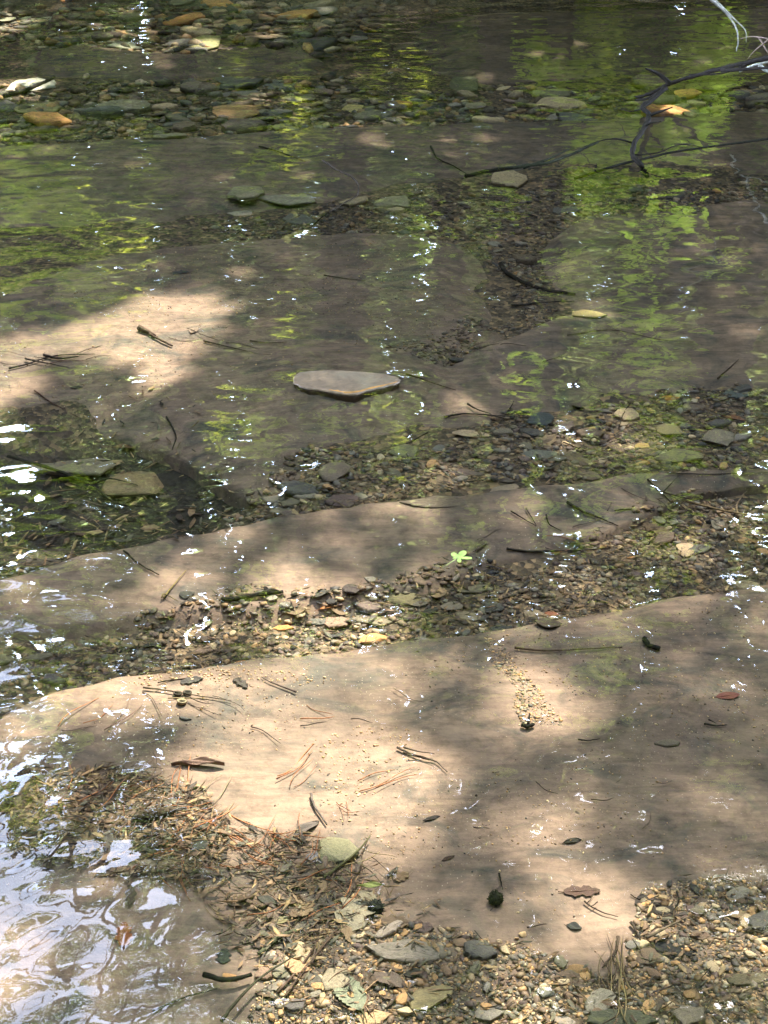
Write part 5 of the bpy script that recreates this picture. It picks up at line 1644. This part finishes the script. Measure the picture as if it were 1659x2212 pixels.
# undergrowth on the far bank
BUSHES = []
for i, (u, d) in enumerate(((-150, 9.9), (120, 10.3), (420, 10.6), (640, 11.2), (880, 11.0), (1060, 12.2), (1330, 11.4), (1440, 10.7), (1640, 11.6), (1850, 10.2))):
    px, py = at_mirror(u, 40, d)
    n = 1500
    r = trng.uniform(.7, 1.1); h = trng.uniform(1.0, 1.9)
    P = trng.normal(0, 1, (n, 3)); P /= np.linalg.norm(P, axis=1, keepdims=True); P *= trng.random((n, 1)) ** .4
    P = P * np.array([r, r * .8, h * .55]) + np.array([0, 0, h * .55])
    cl = fbm(P[:, 0] * 2.5 + i * 9, P[:, 2] * 2.5 + P[:, 1], 71, 3)
    P = P[cl > -.2]
    t = trng.random((len(P), 1)); col = np.array((.03, .05, .012)) * (1 - t) + np.array((.075, .105, .022)) * t
    root = empty('bush', (px, py, ground_z(px, py) - .05))
    v_, f_, s_, c_ = leaf_faces(P, trng.uniform(.06, .13, len(P)), rand_normals(len(P), trng, .5), trng.uniform(0, 6.28, len(P)), col)
    link('foliage', arrays_mesh('foliage', v_, f_, s_, False, c_), M_GREEN, root)
    vs, fs = [], []
    for q in range(9):
        a, f = tube_arrays(curve_pts([(0, 0, 0), Vector(P[trng.integers(len(P))]) * .5 + Vector((0, 0, .1)), P[trng.integers(len(P))]], 4), [.012 * (1 - .08 * k) for k in range(9)], 5)
        fs += [tuple(k + len(vs) for k in ff) for ff in f]; vs += a
    l = link('stems', pymesh('stems', vs, fs), M_BARK, root); l['kind'] = 'stuff'
    tag(root, 'dark green bush on the far bank seen only mirrored at the top of the water', 'bush', 'bushes along the far bank')

# sprays hanging low over the water, sunlit brightness also put into their leaf tint
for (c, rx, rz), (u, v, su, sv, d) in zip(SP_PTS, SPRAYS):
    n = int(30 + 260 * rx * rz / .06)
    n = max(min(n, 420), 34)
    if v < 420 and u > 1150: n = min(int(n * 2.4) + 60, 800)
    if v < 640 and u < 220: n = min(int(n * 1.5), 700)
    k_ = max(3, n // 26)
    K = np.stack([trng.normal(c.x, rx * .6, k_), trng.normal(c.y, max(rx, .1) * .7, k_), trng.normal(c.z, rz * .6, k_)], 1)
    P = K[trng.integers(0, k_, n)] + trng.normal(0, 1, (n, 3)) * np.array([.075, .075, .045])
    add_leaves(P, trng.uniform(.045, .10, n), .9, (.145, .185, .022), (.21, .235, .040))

for k, T in TREES.items():
    root = T['root']
    if not T['leaves']: continue
    C, S, NR, A, cl = (np.concatenate([q[i] for q in T['leaves']]) for i in range(5))
    off = np.array([T['x'], T['y'], T['z0']])
    v_, f_, s_, c_ = leaf_faces(C - off, S, NR, A, cl)
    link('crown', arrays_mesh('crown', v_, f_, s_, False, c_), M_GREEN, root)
    # limbs toward the crown, kept out of the sunlit openings
    vs, fs = [], []
    made = 0
    for q in range(120):
        if made >= 26: break
        tgt = C[trng.integers(len(C))] - off
        if np.hypot(tgt[0], tgt[1]) > 5.5: continue
        t0 = min(.9, max(.12, (tgt[2] - .25 * np.hypot(tgt[0], tgt[1])) / T['top']))
        i0 = t0 * 12; j = int(i0)
        st = T['pts'][j].lerp(T['pts'][min(j + 1, 12)], i0 - j)
        mid = (st + Vector(tgt)) * .5 + Vector((trng.uniform(-.2, .2), trng.uniform(-.2, .2), .25))
        L = curve_pts([st, mid, Vector(tgt)], 5)
        xs = np.array([p.x + off[0] for p in L]); ys = np.array([p.y + off[1] for p in L]); zs = np.array([p.z + off[2] for p in L])
        if light_at(xs - SOX * zs, ys - SOY * zs).max() > .3: continue
        a, f = tube_arrays(L, [.045 * (1 - .85 * i / (len(L) - 1)) for i in range(len(L))], 5)
        fs += [tuple(i + len(vs) for i in ff) for ff in f]; vs += a
        made += 1
    if vs:
        l = link('limbs', pymesh('limbs', vs, fs), M_BARK, root); l['kind'] = 'stuff'

# the far woods: one mass nobody could count
nC = 60000
cx = trng.uniform(-30, 32, nC); cy = trng.uniform(19, 34, nC); cz = 1.5 + 13 * trng.random(nC) ** 1.05
cl = fbm(cx * .35, cz * .4 + cy * .2, 67, 4)
keep = (cl > -.55) & ~sky_open(cx, cy, cz)
C = np.stack([cx, cy, cz], 1)[keep]; n = len(C)
t = trng.random((n, 1)); col = np.array((.06, .078, .036)) * (1 - t) + np.array((.16, .185, .09)) * t  # pale tint paints in the sunlight on the distant leaves
v_, f_, s_, c_ = leaf_faces(C, trng.uniform(.35, .8, n), rand_normals(n, trng, .3), trng.uniform(0, 6.28, n), col)
w = link('far_woods', arrays_mesh('far_woods', v_, f_, s_, False, c_), M_GREEN)
tag(w, 'green woods rising behind the far bank', kind='stuff')

# ------------------------------------------------------------------ light
sl = bpy.data.lights.new('sun', 'SUN'); sl.energy = 2.3; sl.angle = R(.55); sl.color = (1.0, .94, .86)
so = bpy.data.objects.new('sun', sl); COL.objects.link(so)
so.rotation_euler = SD.to_track_quat('Z', 'Y').to_euler()
wd_ = bpy.data.worlds.new('World'); scene.world = wd_
wd_.use_nodes = True
nt = wd_.node_tree; nt.nodes.clear()
out = nt.nodes.new('ShaderNodeOutputWorld'); bg = nt.nodes.new('ShaderNodeBackground')
sky = nt.nodes.new('ShaderNodeTexSky'); sky.sky_type = 'NISHITA'; sky.sun_disc = False
sky.sun_elevation = R(SUN_EL); sky.sun_rotation = R(SUN_AZ); sky.dust_density = 2.0
tc = nt.nodes.new('ShaderNodeTexCoord')
nz = nt.nodes.new('ShaderNodeTexNoise'); nz.inputs['Scale'].default_value = 2.6; nz.inputs['Detail'].default_value = 6; nz.inputs['Roughness'].default_value = .6
nt.links.new(tc.outputs['Generated'], nz.inputs['Vector'])
cr = ramp(nt, [(.36, (0, 0, 0)), (.54, (1, 1, 1))], nz.outputs['Fac'])
sx_ = N(nt, 'ShaderNodeSeparateXYZ'); nt.links.new(tc.outputs['Generated'], sx_.inputs[0])
bank = N(nt, 'ShaderNodeMapRange'); bank.inputs[1].default_value = -.3; bank.inputs[2].default_value = .4   # cloud bank added over the far bank to brighten the mirrored sky
nt.links.new(sx_.outputs[1], bank.inputs[0])
cm = N(nt, 'ShaderNodeMath', operation='MULTIPLY'); nt.links.new(cr.outputs[0], cm.inputs[0]); nt.links.new(bank.outputs[0], cm.inputs[1])
hi_ = N(nt, 'ShaderNodeMapRange'); hi_.inputs[1].default_value = .50; hi_.inputs[2].default_value = .64; hi_.inputs[3].default_value = 1.0; hi_.inputs[4].default_value = .06
nt.links.new(sx_.outputs[2], hi_.inputs[0])              # thinner cloud, bluer sky higher up
cm2 = N(nt, 'ShaderNodeMath', operation='MULTIPLY'); nt.links.new(cm.outputs[0], cm2.inputs[0]); nt.links.new(hi_.outputs[0], cm2.inputs[1])
cm = cm2
skc = mixc(nt, cm.outputs[0], sky.outputs[0], (36, 45, 66))
nt.links.new(skc, bg.inputs['Color'])
bg.inputs['Strength'].default_value = .15
nt.links.new(bg.outputs[0], out.inputs['Surface'])

vs_ = scene.view_settings
scene.display_settings.display_device = 'sRGB'
vs_.view_transform = 'Standard'; vs_.look = 'None'; vs_.gamma = 1.0; vs_.exposure = 3.52
scene.render.engine = 'CYCLES'
cy_ = scene.cycles
cy_.use_denoising = True
try: cy_.denoiser = 'OPENIMAGEDENOISE'
except Exception: pass
cy_.max_bounces = 8; cy_.diffuse_bounces = 4; cy_.glossy_bounces = 3; cy_.transmission_bounces = 4; cy_.transparent_max_bounces = 12
cy_.caustics_reflective = False; cy_.caustics_refractive = False
cy_.sample_clamp_indirect = 6.0
